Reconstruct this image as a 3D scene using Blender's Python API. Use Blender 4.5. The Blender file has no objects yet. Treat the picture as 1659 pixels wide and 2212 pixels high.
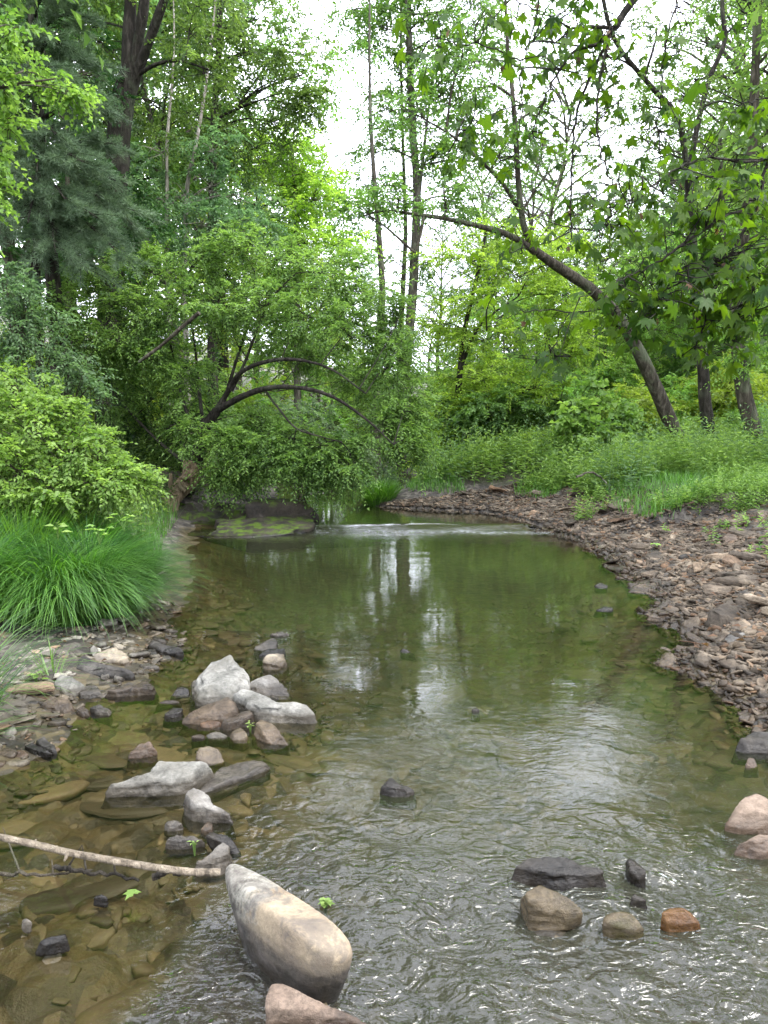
import bpy, bmesh, math, random
import numpy as np
from mathutils import Vector
R = math.radians
S = bpy.context.scene
COL = S.collection

# ------------------------------------------------------------------ camera
CAM_Z = 1.45
FPX = 740.0
PITCH = math.atan((512 - 428) / FPX)
cd = bpy.data.cameras.new('camera'); cam = bpy.data.objects.new('camera', cd); COL.objects.link(cam)
cam.location = (0, 0, CAM_Z); cam.rotation_euler = (R(90) - PITCH, 0, 0)
cd.sensor_fit = 'VERTICAL'; cd.sensor_height = 36.0; cd.lens = 36.0 * FPX / 1024
cd.clip_start = 0.05; cd.clip_end = 2000
S.camera = cam

# ------------------------------------------------------------------ sky, sun, exposure
SUN_EL, SUN_AZ = 60.0, 105.0        # azimuth clockwise from +Y (view direction)
w = bpy.data.worlds.new('World'); S.world = w; w.use_nodes = True
nt = w.node_tree; nt.nodes.clear()
sky = nt.nodes.new('ShaderNodeTexSky'); sky.sky_type = 'NISHITA'; sky.sun_disc = False
sky.sun_elevation = R(SUN_EL); sky.sun_rotation = R(SUN_AZ); sky.air_density = 1.0; sky.dust_density = 3.0; sky.ozone_density = 1.0
tc = nt.nodes.new('ShaderNodeTexCoord'); nz = nt.nodes.new('ShaderNodeTexNoise')
nz.inputs['Scale'].default_value = 2.2; nz.inputs['Detail'].default_value = 6
rmp = nt.nodes.new('ShaderNodeMapRange'); rmp.inputs[1].default_value = 0.35; rmp.inputs[2].default_value = 0.65
rmp.inputs[3].default_value = 0.80; rmp.inputs[4].default_value = 1.0
mx = nt.nodes.new('ShaderNodeMix'); mx.data_type = 'RGBA'; mx.inputs[7].default_value = (14.6, 15.2, 17.4, 1)
bg = nt.nodes.new('ShaderNodeBackground'); bg.inputs['Strength'].default_value = 0.12
wo = nt.nodes.new('ShaderNodeOutputWorld')
L = nt.links.new
L(tc.outputs['Generated'], nz.inputs['Vector']); L(nz.outputs[0], rmp.inputs[0]); L(rmp.outputs[0], mx.inputs[0])
L(sky.outputs[0], mx.inputs[6]); L(mx.outputs[2], bg.inputs['Color']); L(bg.outputs[0], wo.inputs[0])
sd_ = bpy.data.lights.new('sun', 'SUN'); sd_.energy = 1.4; sd_.angle = R(26); sd_.color = (1, 0.96, 0.88)
so = bpy.data.objects.new('sun', sd_); COL.objects.link(so)
sv = Vector((math.sin(R(SUN_AZ)) * math.cos(R(SUN_EL)), math.cos(R(SUN_AZ)) * math.cos(R(SUN_EL)), math.sin(R(SUN_EL))))
so.rotation_euler = sv.to_track_quat('Z', 'Y').to_euler()
so.location = (0, 0, 30)
S.view_settings.view_transform = 'Standard'; S.view_settings.look = 'None'
S.view_settings.exposure = 1.72; S.view_settings.gamma = 1.0
S.render.engine = 'CYCLES'
cy = S.cycles
cy.max_bounces = 8; cy.diffuse_bounces = 4; cy.glossy_bounces = 3; cy.transmission_bounces = 5; cy.transparent_max_bounces = 8
cy.caustics_reflective = False; cy.caustics_refractive = False
cy.use_adaptive_sampling = True; cy.adaptive_threshold = 0.015
cy.use_denoising = True
try:
    cy.denoiser = 'OPENIMAGEDENOISE'; cy.denoising_input_passes = 'RGB_ALBEDO_NORMAL'
except Exception: pass
cy.sample_clamp_indirect = 6.0

# ------------------------------------------------------------------ helpers: view rays to world points
K = 768 / 1659.0
CP, SP = math.cos(PITCH), math.sin(PITCH)
def ray(u, v):
    x = (u * K - 384) / FPX; y = (512 - v * K) / FPX
    return np.array([x, CP + y * SP, -SP + y * CP])
def P(u, v, z=0.0):
    d = ray(u, v); t = (z - CAM_Z) / d[2]
    return np.array([0, 0, CAM_Z]) + d * t
def at(u, v, Y):
    d = ray(u, v); return np.array([0, 0, CAM_Z]) + d * (Y / d[1])

# ------------------------------------------------------------------ noise
def _h(ix, iy, iz, s):
    n = (ix.astype(np.uint32) * np.uint32(374761393) + iy.astype(np.uint32) * np.uint32(668265263)
         + iz.astype(np.uint32) * np.uint32(2147483647) + np.uint32(s) * np.uint32(1274126177))
    n = (n ^ (n >> np.uint32(13))) * np.uint32(1274126177)
    n = n ^ (n >> np.uint32(16)); n = n * np.uint32(2246822519); n = n ^ (n >> np.uint32(15))
    return n.astype(np.float64) / 4294967295.0 * 2 - 1
def vn(p, s=0):
    p = np.asarray(p, float); i = np.floor(p).astype(np.int64); f = p - i; f = f * f * (3 - 2 * f)
    r = 0
    for dx in (0, 1):
        wx = f[:, 0] if dx else 1 - f[:, 0]
        for dy in (0, 1):
            wy = f[:, 1] if dy else 1 - f[:, 1]
            for dz in (0, 1):
                wz = f[:, 2] if dz else 1 - f[:, 2]
                r = r + wx * wy * wz * _h(i[:, 0] + dx, i[:, 1] + dy, i[:, 2] + dz, s)
    return r
def fbm(p, o=4, s=0):
    p = np.asarray(p, float); a = 1.0; r = 0; t = 0
    for k in range(o):
        r = r + a * vn(p * 2 ** k + 17.3 * k, s + k); t += a; a *= 0.5
    return r / t
def ss(a, b, x):
    t = np.clip((x - a) / (b - a), 0, 1); return t * t * (3 - 2 * t)

# ------------------------------------------------------------------ mesh building
def mesh(name, V, F, mat=None, tone=None, smooth=False, attrs=None):
    V = np.asarray(V, np.float32)
    me = bpy.data.meshes.new(name)
    if not isinstance(F, (list, tuple)): F = [F]
    F = [np.asarray(f, np.int32) for f in F if len(f)]
    nl = sum(f.size for f in F); nf = sum(len(f) for f in F)
    me.vertices.add(len(V)); me.vertices.foreach_set('co', V.ravel())
    me.loops.add(nl); me.polygons.add(nf)
    me.loops.foreach_set('vertex_index', np.concatenate([f.ravel() for f in F]))
    st = []; o = 0
    for f in F:
        st.append(np.arange(len(f)) * f.shape[1] + o); o += f.size
    me.polygons.foreach_set('loop_start', np.concatenate(st).astype(np.int32))
    if smooth: me.polygons.foreach_set('use_smooth', np.ones(nf, bool))
    at_ = dict(attrs or {})
    if tone is not None: at_['tone'] = tone
    for k, a in at_.items():
        t = me.attributes.new(k, 'FLOAT', 'POINT'); t.data.foreach_set('value', np.asarray(a, np.float32).ravel())
    me.update(calc_edges=True)
    if mat: me.materials.append(mat)
    return me
def obj(name, me, parent=None, loc=None, rz=0, sc=None):
    me.name = name
    o = bpy.data.objects.new(name, me); COL.objects.link(o)
    if parent: o.parent = parent
    if loc is not None: o.location = loc
    if rz: o.rotation_euler = (0, 0, rz)
    if sc is not None: o.scale = sc if hasattr(sc, '__len__') else (sc, sc, sc)
    return o
def empty(name, loc=(0, 0, 0)):
    o = bpy.data.objects.new(name, None); COL.objects.link(o); o.location = loc; return o
def tag(o, label, cat, group=None, kind=None):
    if label: o['label'] = label
    if cat: o['category'] = cat
    if group: o['group'] = group
    if kind: o['kind'] = kind
    return o
def copy_tree(o):
    c = o.copy(); COL.objects.link(c)
    for ch in o.children:
        d = ch.copy(); COL.objects.link(d); d.parent = c
    return c
class Acc:
    def __init__(s): s.V = []; s.F = {}; s.T = []; s.n = 0
    def add(s, V, F, T=None):
        V = np.asarray(V, float); F = np.asarray(F, np.int64)
        s.V.append(V); s.F.setdefault(F.shape[1], []).append(F + s.n)
        s.T.append(np.full(len(V), 0.5) if T is None else np.broadcast_to(T, (len(V),)))
        s.n += len(V)
    def mesh(s, name, mat, smooth=False, off=None):
        V = np.concatenate(s.V)
        if off is not None: V = V - np.asarray(off)
        return mesh(name, V, [np.concatenate(f) for f in s.F.values()], mat, np.concatenate(s.T), smooth)
def nrm(a):
    return a / np.maximum(np.linalg.norm(a, axis=-1, keepdims=True), 1e-9)
def smooth_path(p, n=4):
    p = np.asarray(p, float)
    if len(p) < 3: return np.array([p[0] + (p[-1] - p[0]) * t for t in np.linspace(0, 1, n + 1)])
    q = np.vstack([2 * p[0] - p[1], p, 2 * p[-1] - p[-2]]); out = []
    for i in range(1, len(q) - 2):
        for t in np.arange(n) / n:
            a, b, c, d = q[i - 1], q[i], q[i + 1], q[i + 2]
            out.append(0.5 * (2 * b + (c - a) * t + (2 * a - 5 * b + 4 * c - d) * t * t + (3 * b - a - 3 * c + d) * t ** 3))
    out.append(p[-1]); return np.array(out)
def tube(acc, pts, r, sides=6, bump=0.0, seed=0, tone=None):
    pts = np.asarray(pts, float); n = len(pts); r = np.broadcast_to(np.asarray(r, float), (n,))
    T = np.zeros_like(pts); T[1:-1] = pts[2:] - pts[:-2]; T[0] = pts[1] - pts[0]; T[-1] = pts[-1] - pts[-2]; T = nrm(T)
    ref = np.array([0.31, 0.17, 0.93]) if abs(T[0][2]) < 0.8 else np.array([0.93, 0.31, 0.17])
    U = nrm(np.cross(T, ref)); W = np.cross(T, U)
    a = np.arange(sides) * 2 * math.pi / sides
    V = pts[:, None] + r[:, None, None] * (np.cos(a)[None, :, None] * U[:, None] + np.sin(a)[None, :, None] * W[:, None])
    V = V.reshape(-1, 3)
    if bump:
        rr = np.repeat(r, sides)
        d = V - np.repeat(pts, sides, 0)
        V = V + nrm(d) * (rr * bump * fbm(V * np.array([5, 5, 2]) / 1.0 + seed, 3, seed))[:, None]
    i = np.arange(n - 1)[:, None] * sides; j = np.arange(sides)[None]; k = (j + 1) % sides
    F = np.stack([i + j, i + k, i + sides + k, i + sides + j], -1).reshape(-1, 4)
    acc.add(V, F, tone)
    if sides >= 5:
        c = len(V); e = (n - 1) * sides
        acc.add(np.vstack([V[e:e + sides], pts[-1:] ]), np.stack([np.arange(sides), (np.arange(sides) + 1) % sides, np.full(sides, sides)], -1), tone)

# ------------------------------------------------------------------ materials
def newmat(name):
    m = bpy.data.materials.new(name); m.use_nodes = True; nt = m.node_tree; nt.nodes.clear()
    o = nt.nodes.new('ShaderNodeOutputMaterial'); return m, nt, o
class N:
    def __init__(s, nt): s.nt = nt
    def n(s, t, **kw):
        x = s.nt.nodes.new(t)
        for k, v in kw.items(): setattr(x, k, v)
        return x
    def link(s, a, b): s.nt.links.new(a, b)
    def attr(s, name): return s.n('ShaderNodeAttribute', attribute_name=name).outputs['Fac']
    def noise(s, scale, detail=4, vec=None, rough=0.55, dist=0.0):
        x = s.n('ShaderNodeTexNoise'); x.inputs['Scale'].default_value = scale; x.inputs['Detail'].default_value = detail
        x.inputs['Roughness'].default_value = rough; x.inputs['Distortion'].default_value = dist
        if vec is not None: s.link(vec, x.inputs['Vector'])
        return x.outputs[0]
    def pos(s, scale=(1, 1, 1)):
        g = s.n('ShaderNodeNewGeometry'); m = s.n('ShaderNodeMapping'); m.inputs['Scale'].default_value = scale
        s.link(g.outputs['Position'], m.inputs['Vector']); return m.outputs[0]
    def oco(s, scale=(1, 1, 1)):
        g = s.n('ShaderNodeTexCoord'); m = s.n('ShaderNodeMapping'); m.inputs['Scale'].default_value = scale
        s.link(g.outputs['Object'], m.inputs['Vector']); return m.outputs[0]
    def ramp(s, fac, stops, interp='LINEAR'):
        x = s.n('ShaderNodeValToRGB'); cr = x.color_ramp; cr.interpolation = interp
        while len(cr.elements) < len(stops): cr.elements.new(0.5)
        for e, (p, c) in zip(cr.elements, stops):
            e.position = p; e.color = (*c, 1) if hasattr(c, '__len__') else (c, c, c, 1)
        s.link(fac, x.inputs[0]); return x.outputs[0]
    def rng(s, fac, a, b, c, d):
        x = s.n('ShaderNodeMapRange'); s.link(fac, x.inputs[0])
        for i, v in zip((1, 2, 3, 4), (a, b, c, d)): x.inputs[i].default_value = v
        return x.outputs[0]
    def math(s, op, a, b=None, c=None):
        x = s.n('ShaderNodeMath', operation=op)
        for i, v in enumerate((a, b, c)):
            if v is None: continue
            if isinstance(v, (int, float)): x.inputs[i].default_value = v
            else: s.link(v, x.inputs[i])
        return x.outputs[0]
    def mix(s, f, a, b, blend='MIX'):
        x = s.n('ShaderNodeMix', data_type='RGBA', blend_type=blend)
        for i, v in ((0, f), (6, a), (7, b)):
            if isinstance(v, (int, float)): x.inputs[i].default_value = v if i == 0 else (v, v, v, 1)
            elif isinstance(v, tuple): x.inputs[i].default_value = (*v, 1)
            else: s.link(v, x.inputs[i])
        return x.outputs[2]
    def bump(s, h, strength=0.5, dist=0.02, normal=None):
        x = s.n('ShaderNodeBump'); x.inputs['Distance'].default_value = dist
        if isinstance(strength, (int, float)): x.inputs['Strength'].default_value = strength
        else: s.link(strength, x.inputs['Strength'])
        s.link(h, x.inputs['Height'])
        if normal is not None: s.link(normal, x.inputs['Normal'])
        return x.outputs[0]

def leaf_mat(name, dark, light, trans=0.45, rough=0.5, tint=(1.1, 1.15, 0.6), spec=0.3):
    m, nt, o = newmat(name); q = N(nt)
    t = q.attr('tone'); c = q.ramp(t, [(0.0, dark), (0.55, tuple((a + b) / 2 for a, b in zip(dark, light))), (1.0, light)])
    oi = q.n('ShaderNodeObjectInfo'); hs = q.n('ShaderNodeHueSaturation')
    q.link(q.rng(oi.outputs['Random'], 0, 1, 0.485, 0.512), hs.inputs['Hue']); q.link(q.rng(oi.outputs['Random'], 0, 1, 0.85, 1.15), hs.inputs['Value'])
    q.link(c, hs.inputs['Color']); c = hs.outputs[0]
    p = q.n('ShaderNodeBsdfPrincipled'); q.link(c, p.inputs['Base Color']); p.inputs['Roughness'].default_value = rough
    p.inputs['Specular IOR Level'].default_value = spec
    tr = q.n('ShaderNodeBsdfTranslucent'); q.link(q.mix(1.0, c, tuple(x * 1.5 for x in tint), 'MULTIPLY'), tr.inputs['Color'])
    ms = q.n('ShaderNodeMixShader'); ms.inputs[0].default_value = trans
    q.link(p.outputs[0], ms.inputs[1]); q.link(tr.outputs[0], ms.inputs[2]); q.link(ms.outputs[0], o.inputs[0]); return m

def bark_mat(name, base, light, lichen=0.3, scale=1.0, rough=0.9):
    m, nt, o = newmat(name); q = N(nt); p = q.n('ShaderNodeBsdfPrincipled')
    v = q.pos((14 * scale, 14 * scale, 3 * scale)); n1 = q.noise(1.0, 6, v, 0.65, 0.6)
    n2 = q.noise(2.2 * scale, 4, q.pos(), 0.6)
    c = q.ramp(n1, [(0.35, tuple(x * 0.45 for x in base)), (0.52, base), (0.72, light)])
    c = q.mix(q.rng(n2, 0.5, 0.66, 0, lichen), c, (0.14, 0.17, 0.10))
    q.link(c, p.inputs['Base Color']); p.inputs['Roughness'].default_value = rough; p.inputs['Specular IOR Level'].default_value = 0.2
    q.link(q.bump(n1, 1.0, 0.07), p.inputs['Normal']); q.link(p.outputs[0], o.inputs[0]); return m

def rock_mat(name, cols, scale=1.0, moss=0.0, patch=None, wet=0.06, strata=0.5, rand=True):
    m, nt, o = newmat(name); q = N(nt); p = q.n('ShaderNodeBsdfPrincipled')
    pv = q.pos()
    n1 = q.noise(5 * scale, 8, pv, 0.62, 0.3); n2 = q.noise(42 * scale, 6, pv, 0.7); n3 = q.noise(1.6 * scale, 3, pv, 0.5)
    c = q.ramp(n1, [(0.28, cols[0]), (0.5, cols[1]), (0.72, cols[2])])
    c = q.mix(0.75, c, q.ramp(n2, [(0.3, 0.2), (0.5, 0.5), (0.72, 0.8)]), 'OVERLAY')
    c = q.mix(q.rng(q.noise(11 * scale, 7, pv, 0.72, 0.8), 0.55, 0.66, 0, 0.55), c, tuple(x * 0.7 for x in cols[0]))
    c = q.mix(q.rng(q.noise(2.4 * scale, 5, pv, 0.65), 0.5, 0.68, 0, 0.45), c, tuple(a * .5 + b * .3 for a, b in zip(cols[1], (0.2, 0.16, 0.1))))
    # pits and mineral specks
    n4 = q.noise(150 * scale, 3, pv, 0.6); c = q.mix(q.rng(n4, 0.6, 0.72, 0, 0.45), c, tuple(x * 0.4 for x in cols[0]))
    if patch: c = q.mix(q.rng(q.noise(3.1 * scale, 6, q.pos((1, 1, 2.2)), 0.65), 0.5, 0.6, 0, patch[1]), c, patch[0])
    if rand:
        t = q.attr('tone'); oi = q.n('ShaderNodeObjectInfo')
        r = q.math('FRACT', q.math('ADD', t, oi.outputs['Random']))
        c = q.mix(1.0, c, q.ramp(r, [(0.0, (0.42, 0.42, 0.42)), (0.25, (1.0, 0.92, 0.82)), (0.5, (0.7, 0.69, 0.68)), (0.8, (1.5, 1.45, 1.35)), (0.94, (1.3, 0.95, 0.7)), (1.0, (0.42, 0.42, 0.42))]), 'MULTIPLY')
    g = q.n('ShaderNodeNewGeometry'); sx = q.n('ShaderNodeSeparateXYZ'); q.link(g.outputs['Position'], sx.inputs[0])
    if moss:
        sn = q.n('ShaderNodeSeparateXYZ'); q.link(g.outputs['Normal'], sn.inputs[0])
        mm = q.math('MULTIPLY', q.rng(q.noise(6, 6, pv, 0.7), 0.52 - moss * 0.18, 0.62 - moss * 0.15, 0, 1), q.rng(sn.outputs[2], 0.1, 0.6, 0, 1))
        c = q.mix(mm, c, q.mix(n2, (0.025, 0.055, 0.006), (0.10, 0.15, 0.012)))
    wz = q.math('ADD', sx.outputs[2], q.math('MULTIPLY', q.math('SUBTRACT', n1, 0.5), 0.05))
    wf = q.rng(wz, wet * 0.55, wet, 1, 0)
    c = q.mix(wf, c, q.mix(1.0, c, (0.42, 0.38, 0.33), 'MULTIPLY'))
    q.link(c, p.inputs['Base Color']); q.link(q.rng(wf, 0, 1, 0.82, 0.25), p.inputs['Roughness']); p.inputs['Specular IOR Level'].default_value = 0.3
    st = q.noise(1.0, 5, q.pos((9, 9, 60 * strata)), 0.6)
    h = q.math('ADD', q.math('MULTIPLY', n2, 0.5), q.math('ADD', n1, q.math('MULTIPLY', st, strata)))
    q.link(q.bump(h, 0.8, 0.018), p.inputs['Normal']); q.link(p.outputs[0], o.inputs[0]); return m

M = {}
M['stone'] = rock_mat('slate_stone', [(0.028, 0.023, 0.018), (0.100, 0.080, 0.060), (0.24, 0.20, 0.155)], wet=0.085)
M['stone_shore'] = rock_mat('shore_stone', [(0.05, 0.047, 0.042), (0.16, 0.15, 0.13), (0.34, 0.325, 0.285)])
M['stone_dark'] = rock_mat('dark_stone', [(0.010, 0.0095, 0.009), (0.030, 0.027, 0.024), (0.085, 0.077, 0.067)], rand=False)
M['stone_pale'] = rock_mat('pale_stone', [(0.045, 0.043, 0.036), (0.16, 0.154, 0.135), (0.33, 0.315, 0.28)], rand=False, patch=((0.11, 0.10, 0.08), 0.5))
M['stone_grey'] = rock_mat('grey_stone', [(0.035, 0.033, 0.031), (0.12, 0.112, 0.10), (0.26, 0.248, 0.225)], rand=False)
M['stone_tan'] = rock_mat('tan_stone', [(0.06, 0.05, 0.037), (0.19, 0.157, 0.112), (0.31, 0.262, 0.19)], rand=False, patch=((0.13, 0.115, 0.105), 0.75), strata=0.2)
M['stone_pink'] = rock_mat('pink_stone', [(0.05, 0.037, 0.028), (0.145, 0.105, 0.078), (0.25, 0.19, 0.145)], rand=False)
M['stone_rust'] = rock_mat('rusty_stone', [(0.05, 0.025, 0.01), (0.17, 0.085, 0.028), (0.27, 0.16, 0.06)], rand=False, wet=0.2)
M['stone_moss'] = rock_mat('mossy_stone', [(0.05, 0.045, 0.04), (0.13, 0.12, 0.1), (0.24, 0.22, 0.2)], rand=False, moss=1.0)
M['stone_algae'] = rock_mat('algae_stone', [(0.05, 0.045, 0.03), (0.17, 0.14, 0.09), (0.3, 0.26, 0.2)], rand=False, patch=((0.09, 0.09, 0.015), 0.8), wet=0.1)
M['ledge'] = rock_mat('ledge_stone', [(0.009, 0.008, 0.007), (0.028, 0.023, 0.018), (0.07, 0.058, 0.045)], rand=False, moss=0.22, scale=0.7, wet=0.03)
M['bark'] = bark_mat('bark', (0.06, 0.05, 0.036), (0.16, 0.14, 0.11), 0.5)
M['bark_dark'] = bark_mat('dark_bark', (0.024, 0.02, 0.015), (0.075, 0.065, 0.052), 0.25)
M['bark_grey'] = bark_mat('grey_bark', (0.075, 0.066, 0.05), (0.17, 0.155, 0.125), 0.5)
M['bark_pale'] = bark_mat('pale_bark', (0.28, 0.25, 0.21), (0.5, 0.47, 0.42), 0.2, 0.6)
M['deadwood'] = bark_mat('deadwood', (0.22, 0.16, 0.1), (0.42, 0.33, 0.22), 0.3, 1.5)
M['stick'] = bark_mat('stick_bark', (0.30, 0.245, 0.18), (0.45, 0.38, 0.29), 0.1, 3, 0.6)
M['twig'] = bark_mat('twig_bark', (0.05, 0.04, 0.03), (0.12, 0.1, 0.08), 0.0, 2)
# ------------------------------------------------------------------ terrain and creek
def xy(*uv, z=0.0): return [tuple(P(u, v, z)[:2]) for u, v in uv]
RIGHT_SHORE = [(1.9, -14), (1.75, -4), (1.75, 0), (1.85, 1.2), (1.95, 2.6)] + xy((1659, 1600), (1605, 1515), (1545, 1475), (1445, 1432), (1500, 1392), (1470, 1362),
    (1405, 1325), (1432, 1292), (1372, 1255), (1342, 1215), (1288, 1190), (1268, 1168), (1150, 1141), (1105, 1128), (1060, 1117), (950, 1112), (850, 1106), (785, 1099), (800, 1088))
UP = [(1.2, 20.5), (0.2, 26), (-3, 33), (-12, 40), (-12, 37), (-5, 29), (-3.2, 21)]
LEFT_SHORE = xy((610, 1078), (570, 1098), (500, 1128), (430, 1132), (420, 1200), (408, 1300), (360, 1345), (390, 1392), (352, 1420), (330, 1440), (300, 1475), (225, 1500), (150, 1535), (118, 1600), (50, 1650), (0, 1690)) + \
    [(-1.75, 2.6), (-2.1, 1), (-2.2, -4), (-2.3, -14)]
WATER_POLY = np.array(RIGHT_SHORE + UP + LEFT_SHORE)
def sdist(x, y, poly=WATER_POLY):
    """distance to the water's edge, positive on land"""
    x = np.asarray(x, float); y = np.asarray(y, float)
    best = np.full(x.shape, 1e9); inside = np.zeros(x.shape, bool)
    n = len(poly)
    for i in range(n):
        ax, ay = poly[i]; bx, by = poly[(i + 1) % n]
        dx, dy = bx - ax, by - ay; L2 = dx * dx + dy * dy
        t = np.clip(((x - ax) * dx + (y - ay) * dy) / L2, 0, 1)
        best = np.minimum(best, (x - ax - t * dx) ** 2 + (y - ay - t * dy) ** 2)
        if ay != by:
            c = ((ay > y) != (by > y)) & (x < (bx - ax) * (y - ay) / (by - ay) + ax); inside ^= c
    return np.sqrt(best) * np.where(inside, -1, 1)
def wlevel(x, y):
    n = vn(np.stack([x * 1.5, y * 0.3, 0 * x], -1), 5) * 0.12
    return 0.075 * ss(10.25, 10.6, y + n) - 0.05 * ss(2.9, 1.6, y)
def height(x, y, fine=True):
    x = np.asarray(x, float); y = np.asarray(y, float)
    sh = x.shape; x = x.ravel(); y = y.ravel()
    sd = sdist(x, y)
    p3 = np.stack([x, y, 0 * x], -1)
    sd = sd + 0.07 * fbm(p3 * 3.1, 3, 3) * ss(16, 10, y)
    # right bank: gravel slope, cut edge, flood plain
    ycut = np.interp(x, [0.6, 1.3, 2.3, 2.8, 5.0, 5.6, 6.5, 8], [11.6, 11.0, 9.7, 9.15, 8.95, 8.3, 6.0, -20]) + 0.16 * vn(p3 * 2.2, 9) + 0.1 * vn(p3 * 7, 19)
    m = ss(0, np.interp(x, [1.2, 2.6, 3.2], [0.9, 0.35, 0.10]), y - ycut)
    hr = np.minimum(0.24 * np.maximum(sd, 0) ** 0.85, 0.46)
    plain = 0.62 + 0.05 * np.clip(y - 9.5, 0, 9)
    hr = hr * (1 - m) + np.minimum(plain, 0.04 + 0.38 * np.maximum(sd, 0)) * m
    # left bank
    spit = ss(6.7, 5.7, y) * ss(2.2, 3.0, y) * ss(-5.2, -4.2, x)
    lf = 0.85 * ss(0.0, 1.6, sd) + 0.12 * np.clip(sd - 1.6, 0, 8)
    lf = lf * (1 - spit) + 0.10 * np.clip(sd, 0, 3) ** 0.8 * spit
    left = (x < np.interp(y, [0, 9, 12, 20, 33], [0, 0, -0.6, -1.2, -4]))
    h = np.where(left, lf, hr)
    # creek bed
    dm = np.interp(y, [1.0, 3.3, 4.2, 6, 9.5, 10.6, 12], [0.13, 0.11, 0.2, 0.42, 0.3, 0.10, 0.2])
    dm = dm * np.where(y < 4.4, np.interp(x, [-1.3, -0.4, 0.3, 1.2], [0.75, 0.8, 1.0, 1.0]), 1)
    isl = np.exp(-(((x + 0.42) / 0.55) ** 2 + ((y - 3.95) / 0.62) ** 2) ** 1.5)
    bed = -np.minimum(dm, 0.35 * np.abs(sd) + 0.0) * 1.0
    bed = bed * (1 - 0.86 * isl) + 0.0 * isl
    bed = bed + wlevel(x, y)
    for (mx_, my_, mr, mz) in MOUNDS:
        k_ = (np.abs(x - mx_) < mr + .5) & (np.abs(y - my_) < mr + .5)
        if k_.any(): bed[k_] = np.maximum(bed[k_], mz - .5 * np.maximum(0, np.hypot(x[k_] - mx_, y[k_] - my_) - mr * .8))
    h = np.where(sd < 0, bed, h + wlevel(x, y) * ss(0.6, 0, sd))
    # hills behind
    r = np.clip(y - 24, 0, 90) + np.clip(np.abs(x) - 12, 0, 60) * 0.5
    h = h + np.where(sd > 1, 1, 0) * (0.10 * r + 0.20 * np.clip(x - 6, 0, 60) * ss(20, 45, y) + 0.12 * np.clip(-x - 5, 0, 60) * ss(12, 30, y))
    if fine:
        h = h + 0.018 * fbm(p3 * 6, 4, 7) + np.where(sd > 0.2, 0.05, 0.0) * fbm(p3 * 1.1, 3, 8) * ss(0.2, 1.5, sd)
    return h.reshape(sh)
MOUNDS = []
def hz(x, y): return float(height(np.array([x]), np.array([y]), False)[0])
def ground(u, v):
    """where the view ray through (u, v) meets the ground or the water"""
    d = ray(u, v); t = np.arange(1.2, 60, 0.02); p = np.array([0, 0, CAM_Z])[None] + d[None] * t[:, None]
    h = np.maximum(height(p[:, 0], p[:, 1], False), 0.0); i = np.argmax(p[:, 2] < h)
    return p[i] if i else p[-1]

def axis(lo, hi, segs):
    """segs: (until, step) pieces"""
    out = [lo]
    for end, step in segs:
        n = max(1, int(round((end - out[-1]) / step))); out += list(np.linspace(out[-1], end, n + 1)[1:])
    return np.array(out)
def sheet(xs, ys):
    X, Y = np.meshgrid(xs, ys); nx = len(xs); ny = len(ys)
    i = np.arange(ny - 1)[:, None] * nx + np.arange(nx - 1)[None]
    return X.ravel(), Y.ravel(), np.stack([i, i + 1, i + 1 + nx, i + nx], -1).reshape(-1, 4)
# water
def water_material():
    m, nt, o = newmat('creek_water'); q = N(nt)
    rp = q.attr('rapid'); fo = q.attr('foam'); pv = q.pos()
    a = q.noise(1.0, 1.2, q.pos((24, 40, 20)), 0.5, 1.6); b = q.noise(1.0, 3, q.pos((5, 16, 5)), 0.5, 0.5); c = q.noise(1.0, 1, q.pos((50, 85, 40)), 0.5, 1.0)
    d = q.noise(1.0, 1, q.pos((9, 15, 11)), 0.5, 1.8)
    calm = q.math('MULTIPLY', b, 0.0009)
    fast = q.math('ADD', q.math('MULTIPLY', d, 0.030), q.math('ADD', q.math('MULTIPLY', a, 0.0095), q.math('MULTIPLY', c, 0.0012)))
    h = q.math('ADD', calm, q.math('MULTIPLY', fast, rp))
    bp = q.n('ShaderNodeBump'); bp.inputs['Strength'].default_value = 1.0; bp.inputs['Distance'].default_value = 1.0; q.link(h, bp.inputs['Height'])
    fr = q.n('ShaderNodeFresnel'); fr.inputs['IOR'].default_value = 1.46; q.link(bp.outputs[0], fr.inputs['Normal'])
    tr = q.n('ShaderNodeBsdfTransparent'); tr.inputs[0].default_value = (0.83, 0.785, 0.645, 1)
    silt = q.n('ShaderNodeBsdfDiffuse'); q.link(q.mix(rp, (0.034, 0.042, 0.017), (0.034, 0.033, 0.027)), silt.inputs[0])
    m1 = q.n('ShaderNodeMixShader'); q.link(q.attr('turbid'), m1.inputs[0]); q.link(tr.outputs[0], m1.inputs[1]); q.link(silt.outputs[0], m1.inputs[2])
    gl = q.n('ShaderNodeBsdfGlossy'); gl.inputs['Roughness'].default_value = 0.008; gl.inputs['Color'].default_value = (1, 1, 1, 1); q.link(bp.outputs[0], gl.inputs['Normal'])
    m2 = q.n('ShaderNodeMixShader'); q.link(fr.outputs[0], m2.inputs[0]); q.link(m1.outputs[0], m2.inputs[1]); q.link(gl.outputs[0], m2.inputs[2])
    wd = q.n('ShaderNodeBsdfDiffuse'); wd.inputs[0].default_value = (0.75, 0.78, 0.8, 1)
    m3 = q.n('ShaderNodeMixShader'); q.link(q.math('MULTIPLY', fo, q.rng(q.noise(1.0, 5, q.pos((14, 40, 14)), 0.7), 0.48, 0.62, 0, 0.9)), m3.inputs[0])
    q.link(m2.outputs[0], m3.inputs[1]); q.link(wd.outputs[0], m3.inputs[2]); q.link(m3.outputs[0], o.inputs[0]); return m
wx = axis(-14, 0, [(-4, 0.5), (-2.2, 0.05), (2.4, 0.014), (4.5, 0.05), (9, 0.4)])
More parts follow.
